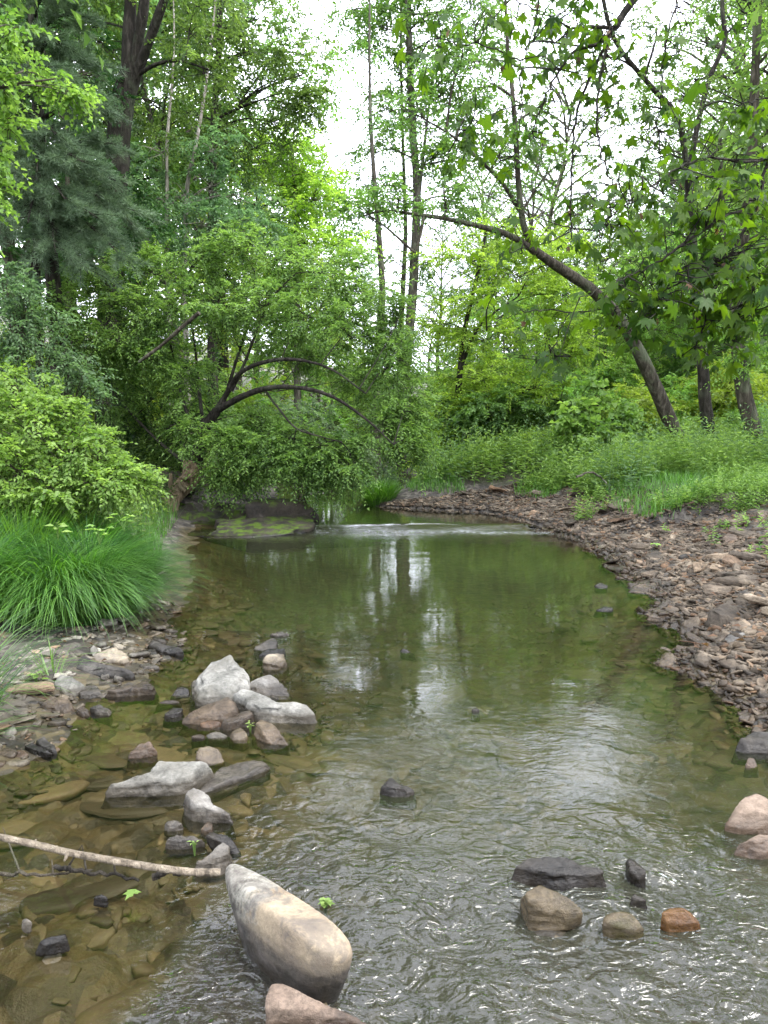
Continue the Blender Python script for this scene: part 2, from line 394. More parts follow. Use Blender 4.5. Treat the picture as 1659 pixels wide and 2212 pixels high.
wy = axis(-14, 0, [(0.8, 0.5), (1.2, 0.05), (4.2, 0.014), (7, 0.03), (10.0, 0.06), (11.0, 0.03), (14, 0.1), (45, 0.5)])
X, Y, F = sheet(wx, wy)
SDW = sdist(X, Y)
edge = P(300, 1985)[:2]
# fast water: everything nearer than a line that runs from the stones to the right bank, and left of the big stone only close by
ylim = np.interp(X, [-1.6, -0.75, -0.55, -0.2, 0.3, 0.9, 1.6], [1.75, 2.0, 2.75, 3.0, 3.2, 3.1, 2.8]) + 0.25 * fbm(np.stack([X * 2, Y * 2, 0 * X], -1), 2, 21)
pn = fbm(np.stack([X * 2.2, Y * 1.6, 0 * X], -1), 3, 31)
RAP = ss(0.25, -0.45, Y - ylim + 0.55) * (0.65 + 0.35 * ss(-0.3, 0.5, pn)) + 0.07 * ss(0.9, -0.1, Y - ylim) * ss(-.9, -.3, X) * (0.6 + 0.8 * ss(-.2, .4, pn))
RAP = RAP + 0.02 * ss(1.4, 0.2, Y - ylim) + 0.10 * np.exp(-((Y - 10.0) / 0.5) ** 2)
FOAM = np.exp(-((Y - 10.25 - 0.15 * vn(np.stack([X * 2, 0 * X, 0 * X], -1), 4)) / 0.09) ** 2) * ss(0.0, 1.2, X) * .45
RAP = np.maximum(RAP, 0.6 * np.exp(-((Y - 10.2) / 0.2) ** 2)) + 0.006
fx = X + 0.3 * fbm(np.stack([X, Y, 0 * X], -1), 2, 44)
wv = fbm(np.stack([fx * 7 + Y * 2, Y * 8, 0 * X], -1), 3, 41) * 0.024 + fbm(np.stack([fx * 3, Y * 3.5, 0 * X], -1), 2, 42) * 0.03
wv += 0.010 * fbm(np.stack([fx * 19 + Y * 3, Y * 24 + X * 6, 0 * X], -1), 2, 43)
Z = wlevel(X, Y) + wv * RAP + 0.0012 * fbm(np.stack([X * 2, Y * 5, 0 * X], -1), 2, 45)
TURB = 0.02 + 0.40 * ss(0.15, 0.9, -SDW) * ss(3.6, 6.0, Y) + 0.05 * ss(0.1, 0.5, -SDW)
TURB = TURB + .34 * ss(.15, .7, RAP) + .26 * ss(-.6, .3, X) * ss(5.2, 4.0, Y) * ss(.05, .4, -SDW)
TURB = np.clip(TURB, 0, .62)
water = obj('water', mesh('water', np.stack([X, Y, Z], -1), F, water_material(), None, True, {'rapid': RAP, 'foam': FOAM, 'turbid': TURB}))
tag(water, 'shallow creek water, calm green pool and rippling run', None, kind='structure')

# ------------------------------------------------------------------ rocks
ICO = {}
def ico(level):
    if level not in ICO:
        b = bmesh.new(); bmesh.ops.create_icosphere(b, subdivisions=level, radius=1.0)
        b.verts.ensure_lookup_table()
        ICO[level] = (np.array([v.co[:] for v in b.verts]), np.array([[v.index for v in f.verts] for f in b.faces])); b.free()
    return ICO[level]
def hull_rock(pts, level=4, p=22, rough=0.02, seed=0, strata=0.0, cuts=0, chip=.9):
    pts = np.asarray(pts, float); lo, hi = pts.min(0), pts.max(0); c = (lo + hi) / 2; e = np.maximum((hi - lo) / 2, 0.004)
    q = (pts - c) / e
    b = bmesh.new()
    for v in q: b.verts.new(v)
    bmesh.ops.convex_hull(b, input=b.verts); b.normal_update()
    pl = []
    for f in b.faces:
        nn = np.array(f.normal); d = nn @ np.array(f.verts[0].co)
        if d < 0: nn, d = -nn, -d
        if d > 1e-3: pl.append((*nn, d))
    b.free()
    rs = np.random.RandomState(seed)
    for _ in range(cuts):
        nn = rs.normal(size=3); nn[2] *= 0.7; nn /= np.linalg.norm(nn); s = (q @ nn).max(); pl.append((*nn, s * rs.uniform(0.62, 0.88)))
    pl = np.unique(np.round(np.array(pl), 3), axis=0); pl[:, 3] = np.maximum(pl[:, 3], 0.03)
    D, F = ico(level)
    s = np.maximum(D @ pl[:, :3].T, 0) / pl[:, 3]
    mxs = s.max(1, keepdims=True); r = 1 / (mxs[:, 0] * ((s / mxs) ** p).sum(1) ** (1.0 / p))
    V = D * r[:, None] * e + c
    size = float(np.sort(e)[1]) * 2
    nn = nrm(D / e)
    sc = 1 / max(size, 0.02)
    d = fbm(V * sc * 2.2 + seed * 3.7, 5, seed) * rough * size * 1.6
    # chipped ledges: quantised noise gives small steps
    f2 = fbm(V * sc * 3.5 + seed, 3, seed + 50); d -= rough * size * chip * ss(.14, .22, f2)
    if strata: d += strata * size * 0.03 * vn(np.stack([V[:, 0] * sc, V[:, 1] * sc, V[:, 2] * 70], -1), seed)
    return V + nn * d[:, None], F
def slab_rock(foot, ztop, zbot, seed, bevel=.12, rough=.02, n=104, tilt=(0, 0)):
    """a broken block or slab over the footprint polygon: layered walls, chipped rim, uneven top"""
    rs = np.random.RandomState(seed); foot = np.asarray(foot, float); c = foot.mean(0)
    seg = np.roll(foot, -1, 0) - foot; Ls = np.linalg.norm(seg, axis=1); cum = np.concatenate([[0], np.cumsum(Ls)]); tt = np.linspace(0, cum[-1], n, endpoint=False)
    k = np.clip(np.searchsorted(cum, tt, 'right') - 1, 0, len(foot) - 1); ring = foot[k] + seg[k] * ((tt - cum[k]) / np.maximum(Ls[k], 1e-9))[:, None]
    ring = ring * .8 + (np.roll(ring, 1, 0) + np.roll(ring, -1, 0)) * .1; d = ring - c; rad = np.linalg.norm(d, axis=1); size = rad.mean() * 2; u = d / rad[:, None]
    H = ztop - zbot; rings = []
    wall = [0, .15, .3, .45, .58, .7, .8, .88, .95, 1.0]; per = np.stack([u[:, 0] * 2.2, u[:, 1] * 2.2, 0 * rad], -1)
    for f in wall:      # layers stand out and step back
        lay = vn(np.array([[seed * 3.1, 7.7, f * 7.0]]), seed)[0] * .045
        off = size * (lay + .16 * (1 - f) + rough * 2.2 * fbm(per * 1.7 + [0, 0, f * 2.5 + seed], 4, seed))
        e = min(1, (1 - f) / max(bevel, .02)); off = off - size * .05 * (1 - e) ** 2
        rings.append(np.column_stack([c + d + u * off[:, None], np.full(n, zbot + H * f)]))
    rim = rings[-1][:, :2] - c
    for q, up in ((.965, .012), (.92, .022), (.82, .03), (.68, .035), (.5, .04), (.3, .045), (.12, .045)):
        rings.append(np.column_stack([c + rim * q, np.full(n, ztop + size * up)]))
    V = np.vstack(rings); m = len(rings)
    top = ss(zbot + H * .45, ztop, V[:, 2]); q3 = V / size
    V[:, 2] += size * rough * (2.4 * fbm(q3 * 2.3 + seed, 4, seed + 9) - 1.0 * ss(.10, .18, fbm(q3 * 2.6 + seed * 2, 3, seed + 4)) + .5 * ss(-.1, -.02, fbm(q3 * 3.7 + seed * 5, 2, seed + 6))) * top
    V[:, :2] += (u[np.arange(len(V)) % n] * (size * rough * 1.2 * vn(q3 * [5, 5, 16] + seed, seed + 2))[:, None]) * (np.arange(len(V)) < len(wall) * n)[:, None]
    V[:, 2] += ((V[:, :2] - c) @ np.array(tilt)) * top
    V = np.vstack([V, [[c[0], c[1], V[-n:, 2].mean()]]]); i = np.arange(m - 1)[:, None] * n; j = np.arange(n)[None]; k2 = (j + 1) % n
    F4 = np.stack([i + j, i + k2, i + n + k2, i + n + j], -1).reshape(-1, 4); F3 = np.stack([(m - 1) * n + np.arange(n), (m - 1) * n + (np.arange(n) + 1) % n, np.full(n, m * n)], -1)
    return V, [F4, F3]
def rock(name, label, uv, ztop, o=(0, 0, 1), mat='stone', k=1.5, under=0.9, level=4, p=20, rough=0.02, seed=0, zs=None, base=0.0, drop=0.07, group=None, cat='rock', cuts=0, strata=0.5, clamp=True, bedz=-.045, extra=(), chip=.9):
    """uv: the outline seen in the photograph; upper points lie at the top of the stone, lower ones at its foot"""
    uv = [(o[0] + a * o[2], o[1] + b * o[2]) for a, b in uv]
    vs = np.array([b for a, b in uv]); t = np.clip((vs.max() - vs) / max(vs.max() - vs.min(), 1) * k, 0, 1)
    if zs is None and clamp:      # a front face takes about half of the outline's height
        cu = float(np.mean([a for a, b in uv])); dd = P(cu, vs.max(), base); dist = float(np.linalg.norm(dd - (0, 0, CAM_Z)))
        ztop = min(ztop, 0.44 * (vs.max() - vs.min()) * K * dist / FPX)
    zz = base + (ztop * t if zs is None else np.array(zs))
    top = np.array([P(a, b, z) for (a, b), z in zip(uv, zz)])
    c = top.mean(0); bot = top.copy(); bot[:, :2] = c[:2] + (bot[:, :2] - c[:2]) * under; bot[:, 2] = base - drop
    more = [P(o[0] + a * o[2], o[1] + b * o[2], z_) for a, b, z_ in extra]
    V, F = hull_rock(np.vstack([top, bot] + ([more] if more else [])), level, p, rough, seed, strata, cuts, chip)
    if clamp and level <= 5 and 'moss' not in label and 'round' not in label and 'cobble' not in label and 'smooth' not in label and not more and not any(w_ in label for w_ in ('conical', 'pyramid', 'pointed', 'hook', 'under the lower end', 'pinkish', 'humped', 'chunky', 'algae', 'olive rock', 'upright', 'rusty orange', 'fin of', 'jagged', 'dark submerged', 'purple grey', 'bright rim', 'pebble heap', 'blue white', 'dark brown block')):
        f = top[:, :2]; a2 = np.sum(f[:, 0] * np.roll(f[:, 1], -1) - np.roll(f[:, 0], -1) * f[:, 1]); f = f if a2 > 0 else f[::-1]
        r9 = np.random.RandomState(seed); V, F = slab_rock(f, base + ztop * .93, base - drop, seed, .16, rough * .9, 104 if level > 3 else 56, (r9.normal(0, .35) * ztop / max(np.ptp(f[:, 0]), .05), r9.uniform(.35, 1.0) * ztop / max(np.ptp(f[:, 1]), .05)))
    if base == 0.0 and c[1] < 8.5: MOUNDS.append((c[0], c[1], float(np.abs(top[:, :2] - c[:2]).mean()) * 1.1 + .01, bedz))
    loc = np.array([c[0], c[1], base])
    me = mesh(name, V - loc, F, M[mat], np.full(len(V), (seed * 0.37) % 1), True)
    ob = obj(name, me, loc=tuple(loc)); tag(ob, label, cat, group); return ob
o5 = (0, 1325, .5); o6 = (829.5, 1325, .5); o7 = (0, 1751, .5); o8 = (829.5, 1751, .5); o4 = (829.5, 737.3, .5); o3 = (0, 737.3, .5)

def boulder_material():
    m, nt, o = newmat('tan_boulder_stone'); q = N(nt); p = q.n('ShaderNodeBsdfPrincipled'); pv = q.pos(); ob = q.oco()
    n1 = q.noise(3.2, 7, pv, .6, .8); n2 = q.noise(70, 5, pv, .7); n3 = q.noise(9, 7, pv, .72, .5); n4 = q.noise(24, 6, pv, .75)
    c = q.ramp(n1, [(.32, (.09, .072, .06)), (.43, (.19, .148, .10)), (.56, (.27, .215, .142)), (.68, (.20, .13, .068))])
    c = q.mix(.55, c, q.ramp(n2, [(.3, .3), (.5, .5), (.7, .72)]), 'OVERLAY')
    sx = q.n('ShaderNodeSeparateXYZ'); q.link(ob, sx.inputs[0])
    tip = q.math('ADD', q.rng(q.math('SUBTRACT', sx.outputs[1], sx.outputs[0]), -.06, .30, 0, 1), q.math('MULTIPLY', q.math('SUBTRACT', n3, .5), 1.8))
    c = q.mix(q.rng(tip, .35, .75, 0, .9), c, q.ramp(n4, [(.38, (.035, .034, .03)), (.5, (.17, .165, .14)), (.7, (.34, .33, .28))]))
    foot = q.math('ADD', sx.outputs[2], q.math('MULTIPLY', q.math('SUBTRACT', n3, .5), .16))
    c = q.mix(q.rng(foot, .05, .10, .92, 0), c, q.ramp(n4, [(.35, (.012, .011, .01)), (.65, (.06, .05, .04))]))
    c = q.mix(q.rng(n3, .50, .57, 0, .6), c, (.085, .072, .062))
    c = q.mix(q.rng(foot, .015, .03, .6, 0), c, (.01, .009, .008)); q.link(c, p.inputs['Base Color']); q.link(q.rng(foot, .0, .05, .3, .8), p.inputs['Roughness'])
    q.link(q.bump(q.math('ADD', q.math('MULTIPLY', n4, .6), n2), .5, .006), p.inputs['Normal']); q.link(p.outputs[0], o.inputs[0]); return m
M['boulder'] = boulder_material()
# the big tan stone and its neighbours
big = [(945, 195), (1000, 190), (1130, 250), (1350, 385), (1530, 520), (1578, 600), (1585, 690), (1540, 735), (1450, 782), (1370, 765), (1290, 722), (1180, 640), (1060, 530), (1000, 450), (960, 350)]
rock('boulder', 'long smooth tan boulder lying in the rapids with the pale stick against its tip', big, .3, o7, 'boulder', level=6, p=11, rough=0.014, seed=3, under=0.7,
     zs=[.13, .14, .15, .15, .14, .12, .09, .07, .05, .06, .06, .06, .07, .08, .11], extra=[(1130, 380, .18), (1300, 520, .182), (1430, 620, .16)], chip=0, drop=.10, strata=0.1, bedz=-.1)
rock('rock', 'brown angular rock under the lower end of the big tan boulder', [(1150, 740), (1180, 725), (1350, 800), (1560, 890), (1620, 925), (1600, 1010), (1300, 1010), (1150, 940), (1125, 850)], .16, o7, 'stone_pink', k=1.6, level=5, seed=5, cuts=4, rough=0.025)
A = [
 ('pale angular block, tallest of the stone heap in midstream', [(853, 262), (911, 225), (1000, 215), (1062, 255), (1068, 310), (1000, 370), (890, 400), (862, 370)], .20, 'stone_pale', 1.5, 5),
 ('small upright grey stone leaning on the left of the pale block', [(822, 290), (850, 268), (862, 330), (858, 365), (830, 345)], .12, 'stone_grey', 1.6, 4),
 ('chunky pale rock behind the long slab in midstream', [(1072, 290), (1100, 245), (1160, 255), (1235, 310), (1270, 345), (1255, 372), (1190, 360), (1130, 325)], .13, 'stone_grey', 1.5, 5),
 ('long pale slab sloping into the water beside the pale block', [(1010, 355), (1045, 345), (1160, 375), (1340, 410), (1352, 450), (1330, 475), (1220, 450), (1110, 420)], .12, 'stone_pale', 1.7, 5),
 ('brown flat rock directly below the pale block', [(795, 450), (880, 400), (990, 385), (1025, 410), (1020, 440), (960, 460), (830, 480), (795, 470)], .10, 'stone', 1.3, 5),
 ('olive flat stone wedged under the long pale slab', [(955, 480), (1010, 440), (1085, 420), (1095, 440), (1060, 470), (985, 505)], .09, 'stone', 1.3, 4),
 ('round tan cobble below the stone heap', [(988, 515), (1020, 488), (1060, 492), (1072, 520), (1050, 552), (1005, 545)], .09, 'stone_tan', 1.5, 4),
 ('low flat stone between the brown rock and the round cobble', [(845, 478), (900, 460), (960, 465), (965, 480), (930, 495), (850, 498)], .06, 'stone', 1.3, 4),
 ('pointed grey brown rock with gravel piled on its left side', [(1090, 480), (1120, 450), (1160, 460), (1210, 510), (1250, 570), (1180, 565), (1110, 520)], .12, 'stone', 1.5, 5),
 ('blocky tan cobble standing alone below the heap', [(843, 580), (880, 560), (940, 570), (972, 620), (955, 640), (890, 652), (850, 625)], .11, 'stone_tan', 1.6, 4),
 ('small cream chip beside the round cobble', [(885, 515), (940, 508), (985, 525), (960, 542), (900, 540)], .05, 'stone_pale', 1.3, 4),
 ('small brown chip left of the cream chip', [(828, 532), (860, 524), (885, 530), (875, 545), (835, 545)], .04, 'stone', 1.3, 3),
 ('long white topped stone lying alone in the shallows', [(465, 765), (500, 740), (640, 695), (690, 660), (860, 658), (908, 662), (820, 705), (740, 735), (600, 770), (480, 792)], .09, 'stone_pale', 1.8, 5),
 ('flat wet grey slab lying just right of the blocky tan cobble', [(800, 780), (880, 720), (1000, 640), (1080, 625), (1140, 630), (1160, 650), (1060, 700), (930, 750), (810, 800)], .025, 'stone_grey', 1.2, 5),
 ('small rusty stone at the tip of the long white topped stone', [(792, 715), (830, 705), (875, 712), (860, 730), (800, 740)], .04, 'stone_rust', 1.3, 4),
 ('blue grey angular stone with a wet dark side', [(800, 800), (830, 775), (900, 790), (940, 840), (1000, 880), (990, 900), (900, 880), (830, 850)], .10, 'stone_grey', 1.6, 5),
 ('small pink stone poking from the calm shallows', [(555, 610), (600, 570), (650, 565), (672, 582), (620, 610), (560, 628)], .05, 'stone_pink', 1.5, 4),
 ('dark wet wedge stone left of the heap', [(710, 440), (750, 410), (790, 412), (785, 432), (740, 455), (715, 455)], .06, 'stone_dark', 1.4, 4),
 ('rounded dark stone touching the small upright grey one', [(735, 340), (780, 313), (815, 322), (825, 350), (790, 360), (745, 360)], .07, 'stone_dark', 1.4, 4),
 ('flat stone just breaking the surface below the rounded dark stone', [(660, 385), (720, 370), (790, 365), (780, 380), (700, 392)], .03, 'stone', 1.3, 3),
 ('narrow flat rock reaching from the left shore', [(460, 360), (500, 335), (590, 310), (640, 300), (668, 315), (660, 335), (580, 335), (510, 358)], .06, 'stone', 1.5, 4),
 ('dark layered slab tilted on the left shore', [(330, 230), (350, 195), (440, 225), (540, 255), (578, 280), (560, 298), (470, 285), (400, 262)], .10, 'stone_dark', 1.6, 5),
 ('big striped tan rock on the left shore below the sedge', [(380, 210), (420, 170), (500, 158), (550, 175), (565, 215), (540, 245), (470, 225)], .16, 'stone_tan', 1.5, 5),
 ('black slab pointing into the pool from the left shore', [(640, 135), (655, 120), (700, 135), (780, 160), (790, 180), (760, 182), (700, 178)], .09, 'stone_dark', 1.5, 4),
 ('rounded dark rock beside the black slab', [(580, 170), (620, 140), (670, 140), (688, 180), (670, 198), (610, 190)], .11, 'stone_dark', 1.5, 4),
 ('thin grey flake at the water edge of the left shore', [(600, 220), (640, 215), (688, 235), (670, 245), (620, 245)], .03, 'stone_grey', 1.3, 3),
 ('broad white flagstone split in two on the left shore', [(225, 300), (260, 268), (310, 280), (370, 330), (310, 365), (270, 365)], .08, 'stone_pale', 1.4, 4),
 ('grey angular piece beside the white flagstone', [(338, 350), (370, 320), (420, 320), (440, 340), (390, 368), (350, 368)], .07, 'stone_grey', 1.4, 4),
 ('large flat pale green slab in the left shore gravel', [(175, 410), (220, 370), (300, 370), (320, 400), (280, 440), (210, 435)], .05, 'stone', 1.3, 4),
 ('pale lens shaped stone near the left edge', [(0, 380), (40, 355), (120, 360), (150, 385), (120, 410), (30, 410)], .06, 'stone_grey', 1.3, 4),
 ('dark stone pair member at the left shallows with a white rim', [(155, 560), (190, 545), (235, 570), (245, 600), (215, 612), (175, 590)], .06, 'stone_dark', 1.4, 4),
 ('flat dark stone lying left of the white rimmed one', [(105, 575), (140, 568), (190, 590), (225, 620), (190, 622), (140, 600)], .05, 'stone_dark', 1.3, 4),
 ('pale rounded rock at the far left water edge', [(0, 520), (30, 495), (70, 530), (65, 580), (20, 580), (0, 570)], .09, 'stone_grey', 1.4, 4),
 ('pinkish cobble in the left shallows', [(30, 610), (60, 585), (110, 590), (130, 620), (100, 635), (40, 632)], .06, 'stone_pink', 1.4, 4),
 ('brown river stone beside the stranded leaf litter', [(330, 425), (355, 405), (388, 415), (385, 440), (350, 445)], .04, 'stone', 1.4, 3),
 ('grey wedge stone right of the brown river stone', [(388, 410), (430, 400), (480, 410), (470, 440), (420, 435)], .04, 'stone_grey', 1.4, 3),
 ('smooth sunken looking rock in the pool with a white crest', [(1090, 150), (1130, 115), (1180, 100), (1202, 115), (1195, 145), (1130, 160)], .07, 'stone_grey', 1.4, 4),
 ('thin pale flake farthest out in the pool', [(1165, 92), (1200, 80), (1250, 88), (1215, 102), (1180, 102)], .03, 'stone_grey', 1.3, 3),
 ('dark cap stone lying behind the tan pool stone', [(1120, 185), (1160, 157), (1228, 155), (1225, 172), (1160, 190)], .08, 'stone_dark', 1.5, 4),
 ('tan pool stone with a wet skirt', [(1135, 215), (1160, 185), (1225, 175), (1240, 210), (1200, 242), (1150, 240)], .10, 'stone_tan', 1.4, 4),
]
for i, (lab, uv, zt, mt, k, lv) in enumerate(A):
    rock('rock', lab, uv, zt, o5, mt, k=k, level=lv, seed=20 + i, cuts=7, p=60, rough=0.032, under=1.12)
rock('mossy_rock', 'rounded rock covered in bright green moss on the left shore', [(80, 250), (110, 210), (190, 197), (270, 215), (320, 250), (300, 275), (180, 280), (90, 275)], .15, o5, 'stone_moss', k=1.6, level=5, seed=7, p=9)
rock('rock', 'dark wet slab stretching right from the mossy rock', [(220, 280), (300, 255), (370, 275), (400, 300), (340, 305), (260, 300)], .06, o5, 'stone_dark', level=4, seed=8)
B = [
 ('blue white stone beside the drifted twigs', [(705, 60), (725, 35), (765, 40), (790, 55), (760, 75), (715, 82)], .06, 'stone_grey', 1.4, 4),
 ('flat grey stone with a small sprout above the stick', [(725, 120), (760, 112), (840, 112), (880, 125), (820, 140), (745, 150), (720, 145)], .05, 'stone_grey', 1.4, 4),
 ('dark brown block above the tip of the big tan boulder', [(890, 95), (920, 80), (970, 95), (1040, 150), (1030, 170), (960, 160), (905, 130)], .09, 'stone_dark', 1.5, 4),
 ('tilted grey slab propped behind the tip of the big tan boulder', [(850, 240), (900, 195), (965, 152), (992, 165), (985, 195), (940, 235), (870, 250)], .08, 'stone_grey', 1.4, 4),
 ('small brown pebble heap stone near the sprout', [(860, 80), (890, 45), (920, 45), (915, 75), (880, 95)], .05, 'stone', 1.4, 3),
 ('dark submerged looking stone with a wet tip left of the leaf', [(402, 362), (420, 350), (470, 374), (455, 387), (415, 378)], .012, 'stone_dark', 1.4, 3),
 ('purple grey wet stone in the far left shallows', [(150, 575), (180, 545), (240, 545), (300, 520), (290, 545), (220, 580), (170, 590)], .02, 'stone_dark', 1.4, 4),
 ('small wet stone with a bright rim above the purple grey one', [(90, 475), (110, 460), (140, 475), (125, 492), (100, 490)], .012, 'stone_grey', 1.3, 3),
]
for i, (lab, uv, zt, mt, k, lv) in enumerate(B):
    rock('rock', lab, uv, zt, o7, mt, k=k, level=lv, seed=80 + i, drop=.03, cuts=7, p=60, rough=0.032, under=1.12)
C = [
 (o8, 'long black rock barely above the rapids on the right', [(565, 238), (640, 222), (780, 215), (860, 235), (940, 265), (945, 285), (880, 300), (760, 312), (640, 275)], .085, 'stone_dark', 1.5, 5),
 (o8, 'small tan stone sitting against the long black rock', [(678, 242), (740, 245), (755, 262), (800, 290), (780, 305), (730, 295), (690, 275)], .10, 'stone_tan', 1.5, 4),
 (o8, 'algae stained rounded rock below the long black rock', [(570, 320), (620, 300), (700, 325), (800, 375), (860, 425), (850, 460), (790, 470), (700, 440), (620, 390)], .12, 'stone_algae', 1.5, 5),
 (o8, 'olive rock washed over by the rapids', [(940, 460), (960, 430), (1060, 428), (1115, 460), (1125, 500), (1070, 518), (1000, 495)], .05, 'stone_algae', 1.3, 4),
 (o8, 'rusty orange rock in the rapids at the right', [(1200, 440), (1240, 418), (1330, 420), (1368, 445), (1360, 480), (1290, 492), (1220, 480)], .07, 'stone_rust', 1.4, 5),
 (o8, 'small upright black stone splitting the current', [(1045, 205), (1070, 195), (1130, 235), (1130, 280), (1095, 290), (1060, 250)], .08, 'stone_dark', 1.5, 4),
 (o8, 'tiny dark stone just above the rusty orange rock', [(1060, 355), (1085, 350), (1140, 375), (1110, 385), (1075, 375)], .03, 'stone_dark', 1.4, 3),
 (o8, 'big pinkish boulder cut by the right edge of the water', [(1475, 30), (1500, -20), (1560, -60), (1600, -75), (1680, -50), (1760, 0), (1760, 90), (1600, 95), (1520, 75)], .19, 'stone_pink', 1.5, 5),
 (o8, 'lower pinkish rock under the big pinkish boulder', [(1490, 165), (1560, 130), (1650, 90), (1730, 110), (1730, 180), (1640, 190), (1560, 185)], .12, 'stone_pink', 1.5, 5),
 (o6, 'dark humped rock at the right water edge', [(1500, 580), (1540, 540), (1600, 505), (1680, 500), (1750, 540), (1750, 610), (1600, 600), (1520, 590)], .14, 'stone_dark', 1.5, 5),
 (o6, 'small pale conical stone near the dark humped rock', [(1555, 650), (1575, 618), (1600, 615), (1620, 650), (1610, 670), (1570, 665)], .06, 'stone_pink', 1.5, 4),
 (o6, 'dark flat rock above the humped one', [(1590, 470), (1630, 450), (1700, 450), (1700, 495), (1640, 498), (1600, 490)], .08, 'stone_dark', 1.4, 4),
 (o6, 'small rounded brown stone off the gravel point', [(1530, 445), (1560, 425), (1595, 430), (1605, 450), (1570, 462), (1540, 460)], .06, 'stone', 1.4, 4),
 (o6, 'lone black stone awash in midstream', [(-5, 735), (30, 715), (80, 740), (130, 765), (100, 790), (20, 785), (-10, 760)], .06, 'stone_dark', 1.4, 4),
 (o6, 'tiny dark stone in the middle of the reflections', [(378, 415), (395, 408), (412, 418), (400, 428), (385, 427)], .03, 'stone_dark', 1.3, 3),
 (o6, 'small dark fin of rock in the calm pool', [(68, 155), (85, 148), (115, 155), (140, 170), (110, 172), (80, 165)], .04, 'stone_dark', 1.4, 3),
 (o6, 'curved hook shaped rock standing in the water off the gravel', [(1180, 215), (1200, 170), (1235, 163), (1265, 190), (1268, 210), (1225, 232), (1190, 222)], .12, 'stone', 1.5, 4),
 (o6, 'pale bladed stone lying in the water off the gravel point', [(1140, 10), (1180, -6), (1215, 8), (1235, 28), (1200, 35), (1160, 22)], .08, 'stone', 1.4, 4),
 (o4, 'pyramid shaped brown rock at the water edge of the gravel bar', [(1048, 1075), (1100, 1030), (1150, 1020), (1180, 1050), (1175, 1075), (1120, 1088)], .16, 'stone', 1.5, 4),
 (o4, 'small jagged stone alone in the pool off the gravel', [(908, 1052), (930, 1040), (965, 1048), (966, 1062), (935, 1065)], .05, 'stone_dark', 1.4, 3),
 (o4, 'low jagged stone below the other lone one in the pool', [(905, 1155), (940, 1142), (985, 1145), (990, 1155), (940, 1168)], .05, 'stone_dark', 1.4, 3),
 (o4, 'cream white stone at the end of the riffle', [(608, 790), (640, 782), (665, 795), (650, 806), (615, 805)], .10, 'stone_pale', 1.3, 4),
]
for i, (o, lab, uv, zt, mt, k, lv) in enumerate(C):
    rock('rock', lab, uv, zt, o, mt, k=k, level=lv, seed=120 + i, cuts=6, p=60, rough=0.03, under=1.12, bedz=-.045)
def bank_rock(lab, uv, h, mat, seed, lv=4, name='rock'):
    uvp = [(o4[0] + a * .5, o4[1] + b * .5) for a, b in uv]
    lowest = max(uvp, key=lambda t: t[1]); gp = ground(*lowest)
    return rock(name, lab, uv, h, o4, mat, k=1.5, level=lv, seed=seed, cuts=3, p=60, under=1.05, base=max(gp[2], 0) - 0.02, drop=.12, rough=0.026)
bank_rock('large square brown boulder on the gravel bar', [(1397, 1185), (1420, 1160), (1500, 1120), (1545, 1160), (1578, 1220), (1560, 1240), (1450, 1252), (1420, 1225)], .24, 'stone', 200, 5, 'boulder')
bank_rock('grey brown block leaning behind the large square boulder', [(1505, 1115), (1550, 1100), (1580, 1130), (1570, 1165), (1540, 1150)], .18, 'stone', 201)
bank_rock('angular grey stone below the large square boulder', [(1465, 1290), (1500, 1270), (1560, 1268), (1575, 1290), (1530, 1315), (1475, 1315)], .12, 'stone_grey', 202)
bank_rock('reddish block high on the gravel bar near the right edge', [(1460, 850), (1490, 832), (1550, 835), (1560, 865), (1520, 880), (1475, 872)], .16, 'stone_pink', 203)
bank_rock('long pink slab lying on the upper gravel bar', [(1350, 845), (1380, 822), (1440, 812), (1455, 830), (1400, 850)], .08, 'stone_pink', 204)
bank_rock('tan domed stone beside the green leaf on the gravel bar', [(1115, 890), (1135, 872), (1175, 872), (1182, 885), (1140, 900)], .12, 'stone_tan', 205)
bank_rock('brown block below the tan domed stone', [(1130, 935), (1160, 912), (1210, 910), (1225, 930), (1200, 950), (1145, 950)], .14, 'stone', 206)
bank_rock('long dark layered slab tilted on the gravel bar', [(1270, 955), (1310, 925), (1380, 905), (1400, 915), (1350, 940), (1285, 962)], .07, 'stone_dark', 207)
bank_rock('round pale tan stone on the slope under the tall weeds', [(998, 750), (1020, 735), (1055, 733), (1062, 748), (1035, 762), (1005, 762)], .16, 'stone_tan', 208)
bank_rock('tan slab stone at the right edge of the gravel bar', [(1565, 980), (1600, 975), (1650, 990), (1655, 1008), (1620, 1012), (1580, 1000)], .10, 'stone_tan', 209)
bank_rock('flat dark cored rock lying in the grass above the cut bank', [(1228, 600), (1250, 590), (1330, 592), (1340, 605), (1310, 622), (1235, 628)], .14, 'stone_dark', 210)
bank_rock('pale rock in the grass above the cut bank', [(1540, 582), (1570, 572), (1620, 578), (1620, 592), (1560, 595)], .14, 'stone_tan', 211)
bank_rock('tan cube stone at the foot of the far bank', [(130, 745), (140, 735), (158, 738), (160, 752), (140, 758)], .14, 'stone_tan', 212)

